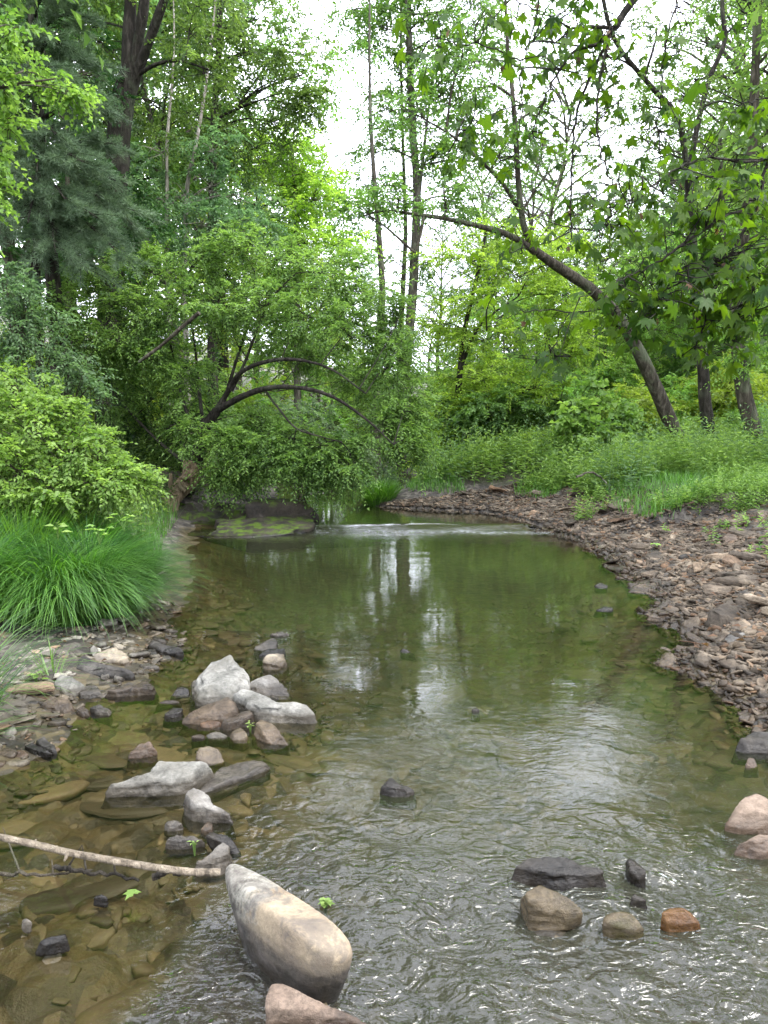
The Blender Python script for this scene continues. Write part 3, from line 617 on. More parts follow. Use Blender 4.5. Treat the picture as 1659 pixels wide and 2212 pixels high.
# mossy ledge on the far side of the pool
rock('rock_ledge', 'broad dark rock ledge with moss sloping into the far side of the pool', [(720, 720), (800, 685), (900, 672), (1040, 680), (1200, 690), (1320, 720), (1395, 768), (1390, 790), (1200, 838), (1000, 850), (820, 855), (740, 840)],
     .34, o3, 'ledge', k=.95, level=6, seed=9, p=16, rough=0.022, strata=.05, chip=2.0, drop=.3, clamp=False, cat='rock ledge')
rock('rock_ledge', 'humped mossy outcrop at the upstream end of the ledge', [(1050, 700), (1100, 682), (1220, 676), (1320, 690), (1370, 730), (1395, 765), (1380, 782), (1300, 760), (1150, 735)],
     .38, o3, 'ledge', k=1.3, level=5, seed=10, p=14, rough=.03, strata=.05, drop=.3, clamp=False, cat='rock ledge')
rock('rock_shelf', 'low wet bedrock shelf running out from the ledge to the riffle', [(1200, 815), (1330, 790), (1500, 788), (1640, 800), (1760, 815), (1640, 832), (1400, 838), (1230, 838)],
     .02, o3, 'ledge', k=2.0, level=5, seed=11, p=8, rough=.02, strata=.05, drop=.3, clamp=False, cat='rock ledge')
rock('rock', 'flat pale rock across the dark water behind the ledge', [(1240, 668), (1300, 656), (1400, 656), (1422, 668), (1380, 682), (1270, 682)], .14, o3, 'stone_grey', seed=12)
rock('rock', 'small flat rock farthest up the dark side channel', [(1455, 662), (1490, 652), (1520, 658), (1520, 670), (1480, 674)], .12, o3, 'stone_grey', seed=13)

# the ground sheet, with the bed raised round the stones that stand in it
gx = axis(-150, 0, [(-60, 15), (-20, 2), (-8, 0.4), (-4.5, 0.12), (-2.6, 0.06), (2.6, 0.03), (5.5, 0.06), (9, 0.15), (20, 0.5), (60, 2), (150, 15)])
gy = axis(-60, 0, [(-16, 6), (-4, 1), (1.0, 0.2), (5.0, 0.03), (9, 0.05), (13, 0.07), (20, 0.2), (40, 0.8), (100, 3), (220, 20)])
X, Y, F = sheet(gx, gy)
# bed: cobbles pressed into it, as real relief
Z = height(X, Y)
near = (Y > 0.6) & (Y < 7.5) & (np.abs(X) < 3)
pp = np.stack([X * 7, Y * 7, 0 * X], -1)[near]
cell = np.full(len(pp), 9.0); c2 = cell.copy()
ip = np.floor(pp[:, :2])
for dx in (-1, 0, 1):
    for dy in (-1, 0, 1):
        c = ip + (dx, dy); z0 = np.zeros(len(c), np.int64)
        jx = _h(c[:, 0].astype(np.int64), c[:, 1].astype(np.int64), z0, 3) * .45 + .5; jy = _h(c[:, 0].astype(np.int64), c[:, 1].astype(np.int64), z0, 4) * .45 + .5
        d = np.hypot((c[:, 0] + jx - pp[:, 0]), (c[:, 1] + jy - pp[:, 1]) * 0.8)
        c2 = np.minimum(np.maximum(cell, d), c2); cell = np.minimum(cell, d)
Z[near] += 0.028 * ss(0.0, 0.35, c2 - cell) * ss(-0.05, -0.09, Z[near])
SDG = sdist(X, Y)
def ground_material():
    m, nt, o = newmat('creek_ground'); q = N(nt); p = q.n('ShaderNodeBsdfPrincipled'); pv = q.pos()
    n1 = q.noise(2.3, 8, pv, 0.65); n2 = q.noise(28, 6, pv, 0.7); n3 = q.noise(0.7, 4, pv)
    vo = q.n('ShaderNodeTexVoronoi'); vo.inputs['Scale'].default_value = 13; q.link(pv, vo.inputs['Vector'])
    vc = q.n('ShaderNodeSeparateColor'); q.link(vo.outputs['Color'], vc.inputs[0])
    # silt over stones below the water
    bed = q.ramp(q.math('ADD', q.math('MULTIPLY', vc.outputs[0], 0.5), q.math('MULTIPLY', n2, 0.5)), [(0.2, (0.008, 0.006, 0.003)), (0.45, (0.028, 0.021, 0.010)), (0.62, (0.08, 0.06, 0.027)), (0.8, (0.045, 0.038, 0.022))])
    bed = q.mix(q.rng(n1, 0.45, 0.65, 0, 0.6), bed, (0.068, 0.05, 0.02))
    gravel = q.ramp(q.math('ADD', q.math('MULTIPLY', vc.outputs[1], 0.5), q.math('MULTIPLY', n2, 0.5)), [(0.2, (0.016, 0.013, 0.011)), (0.5, (0.045, 0.038, 0.031)), (0.8, (0.12, 0.105, 0.085))])
    soil = q.ramp(n2, [(0.3, (0.018, 0.014, 0.01)), (0.6, (0.06, 0.045, 0.03)), (0.8, (0.11, 0.085, 0.06))])
    green = q.ramp(n2, [(0.3, (0.02, 0.035, 0.008)), (0.7, (0.06, 0.10, 0.02))])
    sx = q.n('ShaderNodeSeparateXYZ'); q.link(pv, sx.inputs[0])
    soil = q.mix(q.rng(n1, 0.42, 0.6, 0, 0.8), soil, green)
    zz = q.math('ADD', sx.outputs[2], q.math('MULTIPLY', q.math('SUBTRACT', n1, 0.5), 0.1))
    c = q.mix(q.rng(zz, 0.035, 0.06, 0, 1), bed, gravel)
    c = q.mix(q.rng(zz, 0.42, 0.55, 0, 1), c, soil)
    q.link(c, p.inputs['Base Color']); q.link(q.rng(zz, 0.0, 0.06, 0.35, 0.9), p.inputs['Roughness'])
    q.link(q.bump(q.math('ADD', n2, vo.outputs['Distance']), 0.6, 0.02), p.inputs['Normal']); q.link(p.outputs[0], o.inputs[0]); return m
g = obj('ground', mesh('ground', np.stack([X, Y, Z], -1), F, ground_material(), None, True)); tag(g, 'brown gravel and soil banks and stony creek bed', None, kind='structure')


# ------------------------------------------------------------------ flat stones: templates
def slab_template(seed, nside=None):
    rs = np.random.RandomState(seed); n = nside or rs.randint(4, 8)
    a = np.sort((np.arange(n) + rs.uniform(-.28, .28, n)) * 2 * math.pi / n)
    r = rs.uniform(.75, 1.1, n); el = rs.uniform(.55, .9)
    base = np.stack([np.cos(a) * r, np.sin(a) * r * el], -1)
    t = rs.uniform(.09, .26); tilt = rs.normal(0, .06, 2); rings = []
    for s, z in ((.86, -1), (1.0, -.55), (rs.uniform(.93, 1), .5), (rs.uniform(.78, .9), 1)):
        b = base * s + (rs.normal(0, .02, (n, 2)) if z < .9 else 0)
        rings.append(np.column_stack([b, z * t + (b @ tilt) * (z > 0) + rs.normal(0, .012, n)]))
    V = np.vstack(rings); F4 = []
    for k in range(3):
        for j in range(n): F4.append([k * n + j, k * n + (j + 1) % n, (k + 1) * n + (j + 1) % n, (k + 1) * n + j])
    V = np.vstack([V, [[0, 0, V[3 * n:, 2].mean()]], [[0, 0, -t]]]); F3 = []
    for j in range(n): F3.append([3 * n + j, 3 * n + (j + 1) % n, 4 * n]); F3.append([(j + 1) % n, j, 4 * n + 1])
    return V, np.array(F4), np.array(F3)
SLABS = [slab_template(s) for s in range(24)]
def rotm(rz, rx, ry):
    cz, sz, cx, sx, cy_, sy = np.cos(rz), np.sin(rz), np.cos(rx), np.sin(rx), np.cos(ry), np.sin(ry)
    o = np.zeros_like(rz)
    Rz = np.stack([cz, -sz, o, sz, cz, o, o, o, o + 1], -1).reshape(-1, 3, 3)
    Rx = np.stack([o + 1, o, o, o, cx, -sx, o, sx, cx], -1).reshape(-1, 3, 3)
    Ry = np.stack([cy_, o, sy, o, o + 1, o, -sy, o, cy_], -1).reshape(-1, 3, 3)
    return Rz @ Rx @ Ry
def scatter_slabs(name, pos, size, seed, mat, tilt=.25):
    rs = np.random.RandomState(seed); acc = Acc(); pick = rs.randint(0, len(SLABS), len(pos))
    for k, (V, F4, F3) in enumerate(SLABS):
        i = np.nonzero(pick == k)[0]
        if not len(i): continue
        m = len(i); Rm = rotm(rs.uniform(0, 6.28, m), rs.normal(0, tilt, m), rs.normal(0, tilt, m))
        s = size[i][:, None] * np.column_stack([rs.uniform(.8, 1.3, m), rs.uniform(.7, 1.1, m), rs.uniform(.6, 1.5, m)])
        W = np.einsum('mij,mvj->mvi', Rm, V[None] * s[:, None]) + pos[i][:, None]
        T = np.repeat(rs.uniform(0, 1, m), len(V)); off = (np.arange(m) * len(V))[:, None, None]
        n0 = acc.n; acc.add(W.reshape(-1, 3), (F4[None] + off).reshape(-1, 4), T)
        acc.F.setdefault(3, []).append((F3[None] + off).reshape(-1, 3) + n0)
    return acc.mesh(name, mat)
rs = np.random.RandomState(77)
def bank_points(n, seed, y0=2.6, y1=13, lo=-.12, hi=2.6):
    rs = np.random.RandomState(seed); out = []
    while sum(len(o) for o in out) < n:
        y = y0 + (y1 - y0) * rs.uniform(0, 1, n * 4) ** 1.1; x = rs.uniform(-.2, 6.0, n * 4)
        k = np.abs(x) < y * .56 + .3; x, y = x[k], y[k]
        sd = sdist(x, y); k = (sd > lo) & (sd < hi); x, y = x[k], y[k]
        h = height(x, y, False); k = h < .56; x, y, h = x[k], y[k], h[k]
        out.append(np.stack([x, y, np.maximum(h, wlevel(x, y) - .03)], -1))
    return np.concatenate(out)[:n]
pb = bank_points(24000, 1); sz = np.clip(rs.lognormal(math.log(.023), .55, len(pb)), .009, .06)
pb[:, 2] += sz * .15
tag(obj('gravel', scatter_slabs('gravel', pb, sz, 2, M['stone'], .3)), 'small broken slate chips covering the right gravel bar', 'gravel', kind='stuff')
# larger flat stones, each its own object
M_IND = []
for k in range(10):
    acc = Acc(); rk = np.random.RandomState(300 + k); V, F4, F3 = slab_template(400 + k)
    # subdivided, rough version for the bigger stones
    pts = V[:-2] * np.array([1, 1, 1.0]); Vh, Fh = hull_rock(pts * np.array([1, 1, .72]), 4, 90, .03, 500 + k, 1.0, 3)
    M_IND.append(mesh('flat_stone', Vh, Fh, M['stone'], np.full(len(Vh), k / 10), False))
M_RED = None
pi = bank_points(205, 5, lo=-.15, hi=2.4)
GL = 'one of the many flat grey brown slate pieces strewn over the right gravel bar'
for i, p in enumerate(pi):
    s = float(np.clip(rs.lognormal(math.log(.108), .42), .062, .24))
    o = bpy.data.objects.new('flat_stone', M_IND[i % 10]); COL.objects.link(o)
    o.location = (p[0], p[1], p[2] + s * .14); o.rotation_euler = (rs.normal(0, .2), rs.normal(0, .2), rs.uniform(0, 6.28))
    o.scale = (s * rs.uniform(.8, 1.25), s * rs.uniform(.6, 1), s * rs.uniform(.5, 1.3)); tag(o, GL, 'stone', 'flat slate pieces on the right gravel bar')
# left shore and midstream heap: fine gravel
def area_points(n, seed, x0, x1, y0, y1, test):
    r = np.random.RandomState(seed); x = r.uniform(x0, x1, n * 6); y = r.uniform(y0, y1, n * 6); sd = sdist(x, y); h = height(x, y, False)
    k = test(x, y, sd, h); x, y, h = x[k][:n], y[k][:n], h[k][:n]; return np.stack([x, y, h], -1)
pl = area_points(4200, 11, -4.2, -.7, 2.6, 6.0, lambda x, y, sd, h: (sd > -.16) & (h < .5))
sl = np.clip(rs.lognormal(math.log(.022), .55, len(pl)), .008, .06)
tag(obj('gravel', scatter_slabs('gravel', pl, sl, 12, M['stone_shore'], .25)), 'pale slate chips and pebbles of the left shore', 'gravel', kind='stuff')
ph = area_points(700, 13, -1.1, .2, 3.2, 4.6, lambda x, y, sd, h: (h > -.06) & (sd < 0)); shp = np.clip(rs.lognormal(math.log(.016), .5, len(ph)), .006, .04)
tag(obj('gravel', scatter_slabs('gravel', ph, shp, 14, M['stone'], .25)), 'pebbles caught among the rocks of the midstream heap', 'gravel', kind='stuff')
pz = area_points(74, 15, -3.0, -.8, 2.9, 5.6, lambda x, y, sd, h: (sd > -.12) & (h < .35))
M_SH = []
for k in range(10):
    me_ = M_IND[k].copy(); me_.materials.clear(); me_.materials.append(M['stone_shore']); M_SH.append(me_)
ph2 = area_points(24, 17, -1.15, .0, 3.3, 4.5, lambda x, y, sd, h: (h > -.075) & (sd < 0))
for i, p in enumerate(np.vstack([pz, ph2])):
    s = float(np.clip(rs.lognormal(math.log(.062), .4), .035, .14))
    o = bpy.data.objects.new('flat_stone', M_SH[(i * 3) % 10]); COL.objects.link(o); o.location = (p[0], p[1], p[2] + s * .15)
    o.rotation_euler = (rs.normal(0, .15), rs.normal(0, .15), rs.uniform(0, 6.28)); o.scale = (s, s * rs.uniform(.6, 1), s * rs.uniform(.6, 1.3))
    if i < len(pz): tag(o, 'one of the flat slate pieces scattered over the left shore below the sedge', 'stone', 'flat slate pieces on the left shore')
    else: tag(o, 'one of the small flat stones lying between the rocks of the midstream heap', 'stone', 'small flat stones of the midstream heap')
# sunken stones: silt covered slabs lying on the bed
def silt_material():
    m, nt, o = newmat('silted_stone'); q = N(nt); p = q.n('ShaderNodeBsdfPrincipled'); pv = q.pos(); n1 = q.noise(6, 6, pv, .6); n2 = q.noise(50, 5, pv, .7)
    oi = q.n('ShaderNodeObjectInfo'); t = q.math('FRACT', q.math('ADD', oi.outputs['Random'], q.attr('tone')))
    c = q.ramp(t, [(0, (0.032, 0.025, 0.013)), (.4, (.092, .070, .036)), (.7, (.066, .055, .033)), (1, (.135, .104, .058))])
    c = q.mix(.6, c, q.ramp(n1, [(.3, .25), (.7, .75)]), 'OVERLAY'); c = q.mix(.4, c, q.ramp(n2, [(.3, .25), (.7, .75)]), 'OVERLAY')
    q.link(c, p.inputs['Base Color']); p.inputs['Roughness'].default_value = .6; q.link(q.bump(n2, .5, .006), p.inputs['Normal']); q.link(p.outputs[0], o.inputs[0]); return m
M['silt'] = silt_material()
SUNK = []
for k in range(8):
    V, F4, F3 = slab_template(700 + k); Vh, Fh = hull_rock(V[:-2], 3, 18, .02, 710 + k, .5, 1)
    SUNK.append(mesh('sunken_stone', Vh, Fh, M['silt'], np.full(len(Vh), k / 8), True))
pg = area_points(5200, 31, -2.3, 1.9, 1.2, 7.5, lambda x, y, sd, h: (sd < -.03) & (h < -.05))
sg = np.clip(np.random.RandomState(32).lognormal(math.log(.036), .45, len(pg)), .014, .075)
tag(obj('submerged_gravel', scatter_slabs('submerged_gravel', pg, sg, 33, M['silt'], .12)), 'brown silted slabs and pebbles paving the creek bed under the water', 'gravel', kind='stuff')
px = area_points(285, 21, -2.2, 1.7, 1.3, 6.5, lambda x, y, sd, h: (sd < -.1) & (h < -.075) & ((x < -.2) | (np.sin(x * 12.9 + y * 78) > .2)))
for i, p in enumerate(px):
    s = float(np.clip(rs.lognormal(math.log(.09), .4), .045, .2))
    o = bpy.data.objects.new('sunken_stone', SUNK[i % 8]); COL.objects.link(o); o.location = (p[0], p[1], p[2] + s * .08)
    o.rotation_euler = (rs.normal(0, .1), rs.normal(0, .1), rs.uniform(-.9, .9)); zc = s * rs.uniform(.5, 1.1)
    o.scale = (s * 1.2, s * rs.uniform(.55, .9), min(zc, .3 * abs(p[2]) / .25)); tag(o, 'one of the silt covered flat stones lying under the shallow water', 'stone', 'silt covered stones under the shallow water')
# ------------------------------------------------------------------ foliage tools
M['leaf_mid'] = leaf_mat('mid_green_leaf', (0.038, 0.085, 0.024), (0.17, 0.28, 0.08))
M['leaf_grey'] = leaf_mat('grey_green_leaf', (0.045, 0.09, 0.045), (0.19, 0.29, 0.14), tint=(1.0, 1.15, 0.7))
M['leaf_yel'] = leaf_mat('yellow_green_leaf', (0.11, 0.19, 0.025), (0.34, 0.46, 0.08), trans=0.5)
M['leaf_bright'] = leaf_mat('bright_leaf', (0.07, 0.16, 0.03), (0.27, 0.43, 0.11), trans=0.45)
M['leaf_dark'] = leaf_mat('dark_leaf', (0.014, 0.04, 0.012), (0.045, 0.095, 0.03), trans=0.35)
M['leaf_arch'] = leaf_mat('arching_tree_leaf', (0.05, 0.115, 0.03), (0.23, 0.37, 0.10), trans=0.45)
M['leaf_syc'] = leaf_mat('sycamore_leaf', (0.018, 0.05, 0.014), (0.075, 0.14, 0.016), trans=0.5, rough=0.5, tint=(1.5, 1.5, 0.35), spec=0.18)
M['needle'] = leaf_mat('pine_needle', (0.05, 0.09, 0.05), (0.21, 0.30, 0.17), trans=0.2, rough=0.5, tint=(1, 1.1, 0.7))
M['sedge'] = leaf_mat('sedge_blade', (0.012, 0.055, 0.014), (0.11, 0.23, 0.04), trans=0.35, rough=0.4, tint=(1.1, 1.25, .4), spec=0.5)
M['weed'] = leaf_mat('weed_leaf', (0.06, 0.125, 0.03), (0.25, 0.36, 0.10), trans=0.4)
M['brown_leaf'] = leaf_mat('withered_leaf', (0.08, 0.045, 0.025), (0.16, 0.09, 0.05), trans=0.3)

def leaves(acc, pos, axis_, normal, ln, wd, tone, fold=0.25, curl=0.2):
    """folded, tapering leaves: pos (n,3) base, axis, normal"""
    n = len(pos); A = nrm(axis_); B = nrm(np.cross(normal, A)); Nn = np.cross(A, B)
    ln = np.broadcast_to(ln, (n,))[:, None]; wd = np.broadcast_to(wd, (n,))[:, None]
    p0 = pos; p3 = pos + A * ln - Nn * ln * curl
    m = pos + A * ln * 0.42
    p1 = m + B * wd * .5 + Nn * wd * fold; p2 = m - B * wd * .5 + Nn * wd * fold
    V = np.stack([p0, p1, p3, p2], 1).reshape(-1, 3); o = (np.arange(n) * 4)[:, None]
    F = np.concatenate([o + [0, 1, 2], o + [0, 2, 3]])
    acc.add(V, F, np.repeat(tone, 4))
def ball(rs, n, inner=0.3):
    d = nrm(rs.normal(size=(n, 3))); return d * (inner + (1 - inner) * rs.uniform(0, 1, n) ** .6)[:, None]
def sprays(aw, al, rs, start, dirs, Ls, n, ln, wd, droop=.35, flat=.6, twig_r=.004, tone0=None, spread=.9, twigs=True, down=0.0):
    """each spray: a curved twig with n leaves on alternate sides"""
    m = len(start); t = np.linspace(.12, 1, n)
    d = nrm(dirs); side = nrm(np.cross(d, np.array([0, 0, 1.0]) + rs.normal(0, .25, (m, 3))))
    up = np.cross(side, d)
    Lc = Ls[:, None, None]
    path = lambda tt: start[:, None] + d[:, None] * (Lc * tt[None, :, None]) + np.array([0, 0, -1.0]) * (Lc * droop * (tt ** 2)[None, :, None])
    pos = path(t); sg = np.where(np.arange(n) % 2 == 0, 1.0, -1.0)[None, :, None]
    ax = d[:, None] * (1 - spread * .45) + side[:, None] * sg * spread + np.array([0, 0, -1.0]) * down + rs.normal(0, .28, (m, n, 3))
    nn = up[:, None] * flat + np.array([0, 0, 1.0]) * .5 + rs.normal(0, .38, (m, n, 3))
    tn = (rs.uniform(.25, .75, m) if tone0 is None else tone0)[:, None] + rs.normal(0, .16, (m, n))
    f = rs.uniform(.7, 1.25, (m, n)) * (1.1 - .35 * t)[None]
    leaves(al, pos.reshape(-1, 3), ax.reshape(-1, 3), nn.reshape(-1, 3), (ln * f).ravel(), (wd * f).ravel(), np.clip(tn, 0, 1).ravel())
    if twigs and aw is not None:
        tt = np.array([0, .5, 1.0]); q = path(tt); r = np.array([1, .7, .25]) * twig_r
        a = np.arange(3) * 2.094; ring = (np.cos(a)[:, None] * side[:, None, :] + np.sin(a)[:, None] * up[:, None, :])
        V = q[:, :, None] + ring[:, None] * r[None, :, None, None]; V = V.reshape(-1, 3)
        j = np.arange(3); k = (j + 1) % 3; f1 = np.stack([j, k, k + 3, j + 3], -1); f1 = np.concatenate([f1, f1 + 3])
        F = (f1[None] + (np.arange(m) * 9)[:, None, None]).reshape(-1, 4); aw.add(V, F, .5)
def blob(aw, al, rs, attach, c, r, M_, S_, n, ln, wd, Ls=.4, droop=.35, limb_r=.03, twig_r=.004, twigs=True, sag=0.1, flat=.6, down=0., out=.6):
    """a limb from attach into an ellipsoid of leaf sprays"""
    attach = np.asarray(attach, float); c = np.asarray(c, float); r = np.asarray(r, float)
    v = c - attach; d = np.linalg.norm(v)
    mid = attach + v * .5 + np.array([0, 0, d * sag]) + rs.normal(0, .05 * d, 3)
    if limb_r: tube(aw, smooth_path([attach, mid, c], 4), np.linspace(limb_r, limb_r * .45, 9), 6)
    tip = ball(rs, M_, .35) * r; E = c + tip
    if limb_r:
        for e in E:
            s = c + (attach - c) * rs.uniform(0, .35); m2 = (s + e) / 2 + rs.normal(0, .07, 3) * r.mean() + np.array([0, 0, .08 * r.mean()])
            tube(aw, smooth_path([s, m2, e], 2), np.linspace(limb_r * .4, max(limb_r * .12, twig_r), 5), 4)
    st = np.repeat(E, S_, 0) + rs.normal(0, .12, (M_ * S_, 3)) * r
    dr = rs.normal(size=(M_ * S_, 3)) * (.8, .8, .45) + nrm(np.repeat(tip / r, S_, 0)) * out
    tone0 = np.repeat(rs.uniform(.2, .8, M_), S_) * .6 + rs.uniform(0, .4, M_ * S_)
    sprays(aw, al, rs, st, dr, Ls * rs.uniform(.6, 1.3, M_ * S_), n, ln, wd, droop, flat, twig_r, tone0, twigs=twigs, down=down)
def uvblob(u, v, Y, ru, rv, depth=None):
    c = at(u, v, Y); s = K / FPX * Y
    return c, np.array([ru * s, (depth if depth else (ru + rv) / 2 * s), rv * s])
def finish(name, label, cat, aw, al, base, bark, leafm, group=None, wood_name='trunk', leaf_name='crown', extra=()):
    e = empty(name, tuple(base)); tag(e, label, cat, group)
    if aw is not None and aw.n: obj(wood_name, aw.mesh(wood_name, M[bark], True, base), e)
    if al is not None and al.n: obj(leaf_name, al.mesh(leaf_name, M[leafm], False, base), e)
    for nm, a, mt, sm in extra: obj(nm, a.mesh(nm, M[mt], sm, base), e)
    return e
def trunkline(aw, uvY, w0, w1, sides=12, n=5, bump=.18, seed=0, sink=True):
    """w0, w1: widths in photo units at the first and last point"""
    p = np.array([at(u, v, Y) for u, v, Y in uvY]); q = smooth_path(p, n)
    s = K / FPX * .5; r = np.linspace(w0 * s * uvY[0][2], w1 * s * uvY[-1][2], len(q))
    if sink:
        g = hz(p[0][0], p[0][1]) - .15; b = q[0].copy(); b[2] = min(g, b[2] - .05)
        fl = b + (q[0] - b) * .6
        q = np.vstack([b, fl, q]); r = np.concatenate([[r[0] * 1.5, r[0] * 1.12], r])
    tube(aw, q, r, sides, bump, seed); return q, r
def near_on(q, c, below=.0):
    d = np.linalg.norm((q - c) * np.array([1, 1, .6]), axis=1) + np.where(q[:, 2] > c[2] + below, 1.5, 0); return q[np.argmin(d)]

# ------------------------------------------------------------------ leaning tree over the gravel bank
def T(name, label, cat, trunks, blobs, bark, leafm, lp, seed, group=None, base=None, sides=12, limb_r=.03, M_=9, S_=6, twigs=True):
    """trunks: [(uvY points, w0, w1, sink)], blobs: [(u, v, Y, ru, rv[, M])]"""
    rs = np.random.RandomState(seed); aw, al = Acc(), Acc(); Q = []
    for i, (pts, w0, w1, sink) in enumerate(trunks):
        q, r = trunkline(aw, pts, w0, w1, sides if i == 0 else 8, seed=seed + i, sink=sink); Q.append(q)
    Qa = np.vstack(Q); n, ln, wd, Ls, droop, down = lp
    for b in blobs:
        c, r = uvblob(*b[:5]); mm = b[5] if len(b) > 5 else M_
        blob(aw, al, rs, near_on(Qa, c, -.1), c, r, mm, S_, n, ln, wd, Ls, droop, limb_r * (.5 + .5 * min(r.mean(), 1.5)), max(.003, ln * .04), twigs, down=down)
    bs = Q[0][0] if base is None else base
    return finish(name, label, cat, aw, al, bs, bark, leafm, group)

LT = (14, .075, .038, .5, .35, .2)
T('leaning_tree', 'rough barked tree leaning far left over the pool with two crooked limbs', 'tree',
  [([(1492, 988, 14), (1452, 920, 13.9), (1400, 800, 13.6), (1345, 700, 13.2), (1285, 632, 12.6), (1215, 583, 12.1), (1150, 538, 11.6)], 34, 18, True),
   ([(1150, 538, 11.6), (1130, 480, 11.3), (1120, 400, 11.1), (1114, 290, 10.9), (1106, 190, 10.8), (1095, 80, 10.7), (1090, -60, 10.6)], 15, 5, False),
   ([(1152, 540, 11.6), (1100, 508, 11.2), (1040, 490, 10.8), (960, 472, 10.4), (890, 462, 10.1), (835, 455, 10.0), (770, 470, 9.9)], 15, 2, False),
   ([(1126, 460, 11.3), (1085, 395, 11.1), (1040, 350, 10.9), (985, 300, 10.7), (930, 265, 10.6), (860, 225, 10.5)], 10, 2, False),
   ([(915, 470, 10.2), (905, 520, 10.0), (895, 545, 9.9)], 8, 3, False)],
  [(1110, 60, 10.8, 90, 60), (1060, 180, 10.8, 60, 60), (1160, 250, 11, 60, 60), (1000, 260, 10.7, 60, 50), (900, 230, 10.5, 60, 45), (860, 430, 10, 50, 35, 9), (790, 460, 9.9, 40, 25, 7), (960, 420, 10.4, 50, 35), (1180, 380, 11.5, 50, 50), (1130, -60, 10.7, 110, 80), (1000, 120, 10.6, 60, 50), (1080, 330, 10.9, 40, 40)],
  'bark', 'leaf_mid', (11, .075, .04, .4, .35, .2), 1, M_=7, S_=5)
T('forked_tree', 'tall dark tree with a double crooked fork standing right of the leaning tree', 'tree',
  [([(1542, 985, 14.5), (1525, 880, 14.5), (1516, 760, 14.5), (1500, 600, 14.5), (1492, 480, 14.5), (1488, 420, 14.5)], 28, 18, True),
   ([(1488, 425, 14.5), (1475, 300, 14.3), (1455, 240, 14.1), (1405, 185, 13.9), (1330, 90, 13.7), (1300, -20, 13.6), (1280, -180, 13.6)], 13, 6, False),
   ([(1488, 425, 14.5), (1497, 320, 14.6), (1530, 178, 14.8), (1565, 90, 14.9), (1560, 0, 15), (1575, -200, 15)], 13, 7, False)],
  [(1300, -60, 13.6, 110, 90), (1420, 60, 13.9, 90, 70), (1560, -80, 15, 120, 100), (1620, 60, 15, 70, 70), (1500, 170, 14.6, 80, 60), (1380, 230, 14, 60, 50), (1600, 230, 15, 70, 60), (1420, 330, 14.3, 70, 50), (1580, 380, 14.8, 80, 60), (1300, 120, 13.7, 70, 50), (1500, -200, 14.6, 160, 100), (1450, 500, 14.3, 60, 50)],
  'bark_dark', 'leaf_mid', (11, .075, .04, .42, .3, .2), 2, M_=7, S_=5)
T('twin_trunk_tree', 'stout mossy trunked tree at the right edge of the view', 'tree',
  [([(1652, 1005, 13), (1628, 930, 13), (1605, 830, 13.1), (1592, 700, 13.2), (1600, 560, 13.3), (1620, 400, 13.3), (1630, 200, 13.3), (1640, -100, 13.3)], 40, 15, True)],
  [(1600, 640, 13.2, 60, 50), (1680, 500, 13.2, 90, 70), (1700, 720, 13, 80, 60), (1700, 250, 13.3, 120, 90), (1640, 0, 13.3, 110, 90), (1720, 60, 13, 100, 100), (1640, 780, 12.8, 50, 40), (1650, 420, 13.3, 60, 50)],
  'bark', 'leaf_bright', (12, .075, .045, .45, .3, .2), 3, M_=8)
T('slender_tree', 'slim tree tucked behind the stout mossy trunked one', 'tree',
  [([(1612, 982, 15.5), (1602, 880, 15.5), (1596, 760, 15.5), (1580, 640, 15.5), (1560, 480, 15.5), (1555, 300, 15.5)], 18, 9, True)],
  [(1560, 560, 15.5, 60, 50), (1540, 640, 15.6, 70, 40), (1620, 600, 15.8, 60, 50), (1560, 330, 15.5, 60, 60)], 'bark', 'leaf_mid', (12, .08, .045, .45, .3, .2), 4)
# centre: tall narrow trees behind the arching tree
T('tall_tree', 'tallest straight grey tree in the middle of the view with a sparse crown', 'tree',
  [([(874, 818, 24), (884, 720, 24), (893, 600, 24), (899, 480, 24), (900, 400, 24), (890, 250, 24), (884, 100, 24), (880, -80, 24), (878, -300, 24)], 22, 11, True),
   ([(900, 470, 24), (915, 330, 24), (930, 200, 24)], 10, 4, False)],
  [(880, 60, 24, 90, 60), (820, 10, 24, 60, 40), (950, 100, 24, 80, 50), (860, 160, 24, 60, 40), (960, 200, 24, 80, 50), (840, 240, 24, 60, 40), (920, 280, 24, 90, 45), (810, 330, 24, 45, 25, 8), (1000, 340, 24, 60, 35), (845, 400, 24, 45, 25, 7), (970, 450, 24, 50, 28, 8), (940, 560, 24, 50, 28, 8), (880, -80, 24, 120, 80), (880, -240, 24, 100, 90), (1000, 20, 24, 70, 50), (930, 30, 24, 70, 50), (760, 20, 24, 35, 25, 7), (1040, 130, 24, 70, 50, 15), (960, -30, 24, 90, 60, 15), (1010, 230, 24, 70, 45, 14), (940, 340, 24, 60, 35, 12), (1050, 20, 24, 70, 50, 14), (830, 60, 24, 45, 35), (990, 430, 24, 60, 30, 9), ],
  'bark_grey', 'leaf_mid', (12, .13, .07, .75, .4, .25), 5, M_=13, S_=6, limb_r=.04, twigs=False)
T('tall_tree', 'darker straight tree just left of the tallest one', 'tree',
  [([(864, 790, 25), (866, 700, 25), (872, 600, 25), (876, 480, 25), (870, 300, 25), (866, 100, 25), (868, -80, 25)], 14, 3, True)],
  [(830, 560, 25, 40, 25), (830, 300, 25, 50, 30), (870, 200, 25, 60, 50), (850, 440, 25, 40, 30)], 'bark_grey', 'leaf_mid', (11, .12, .065, .7, .35, .2), 6, M_=7, S_=5, twigs=False)
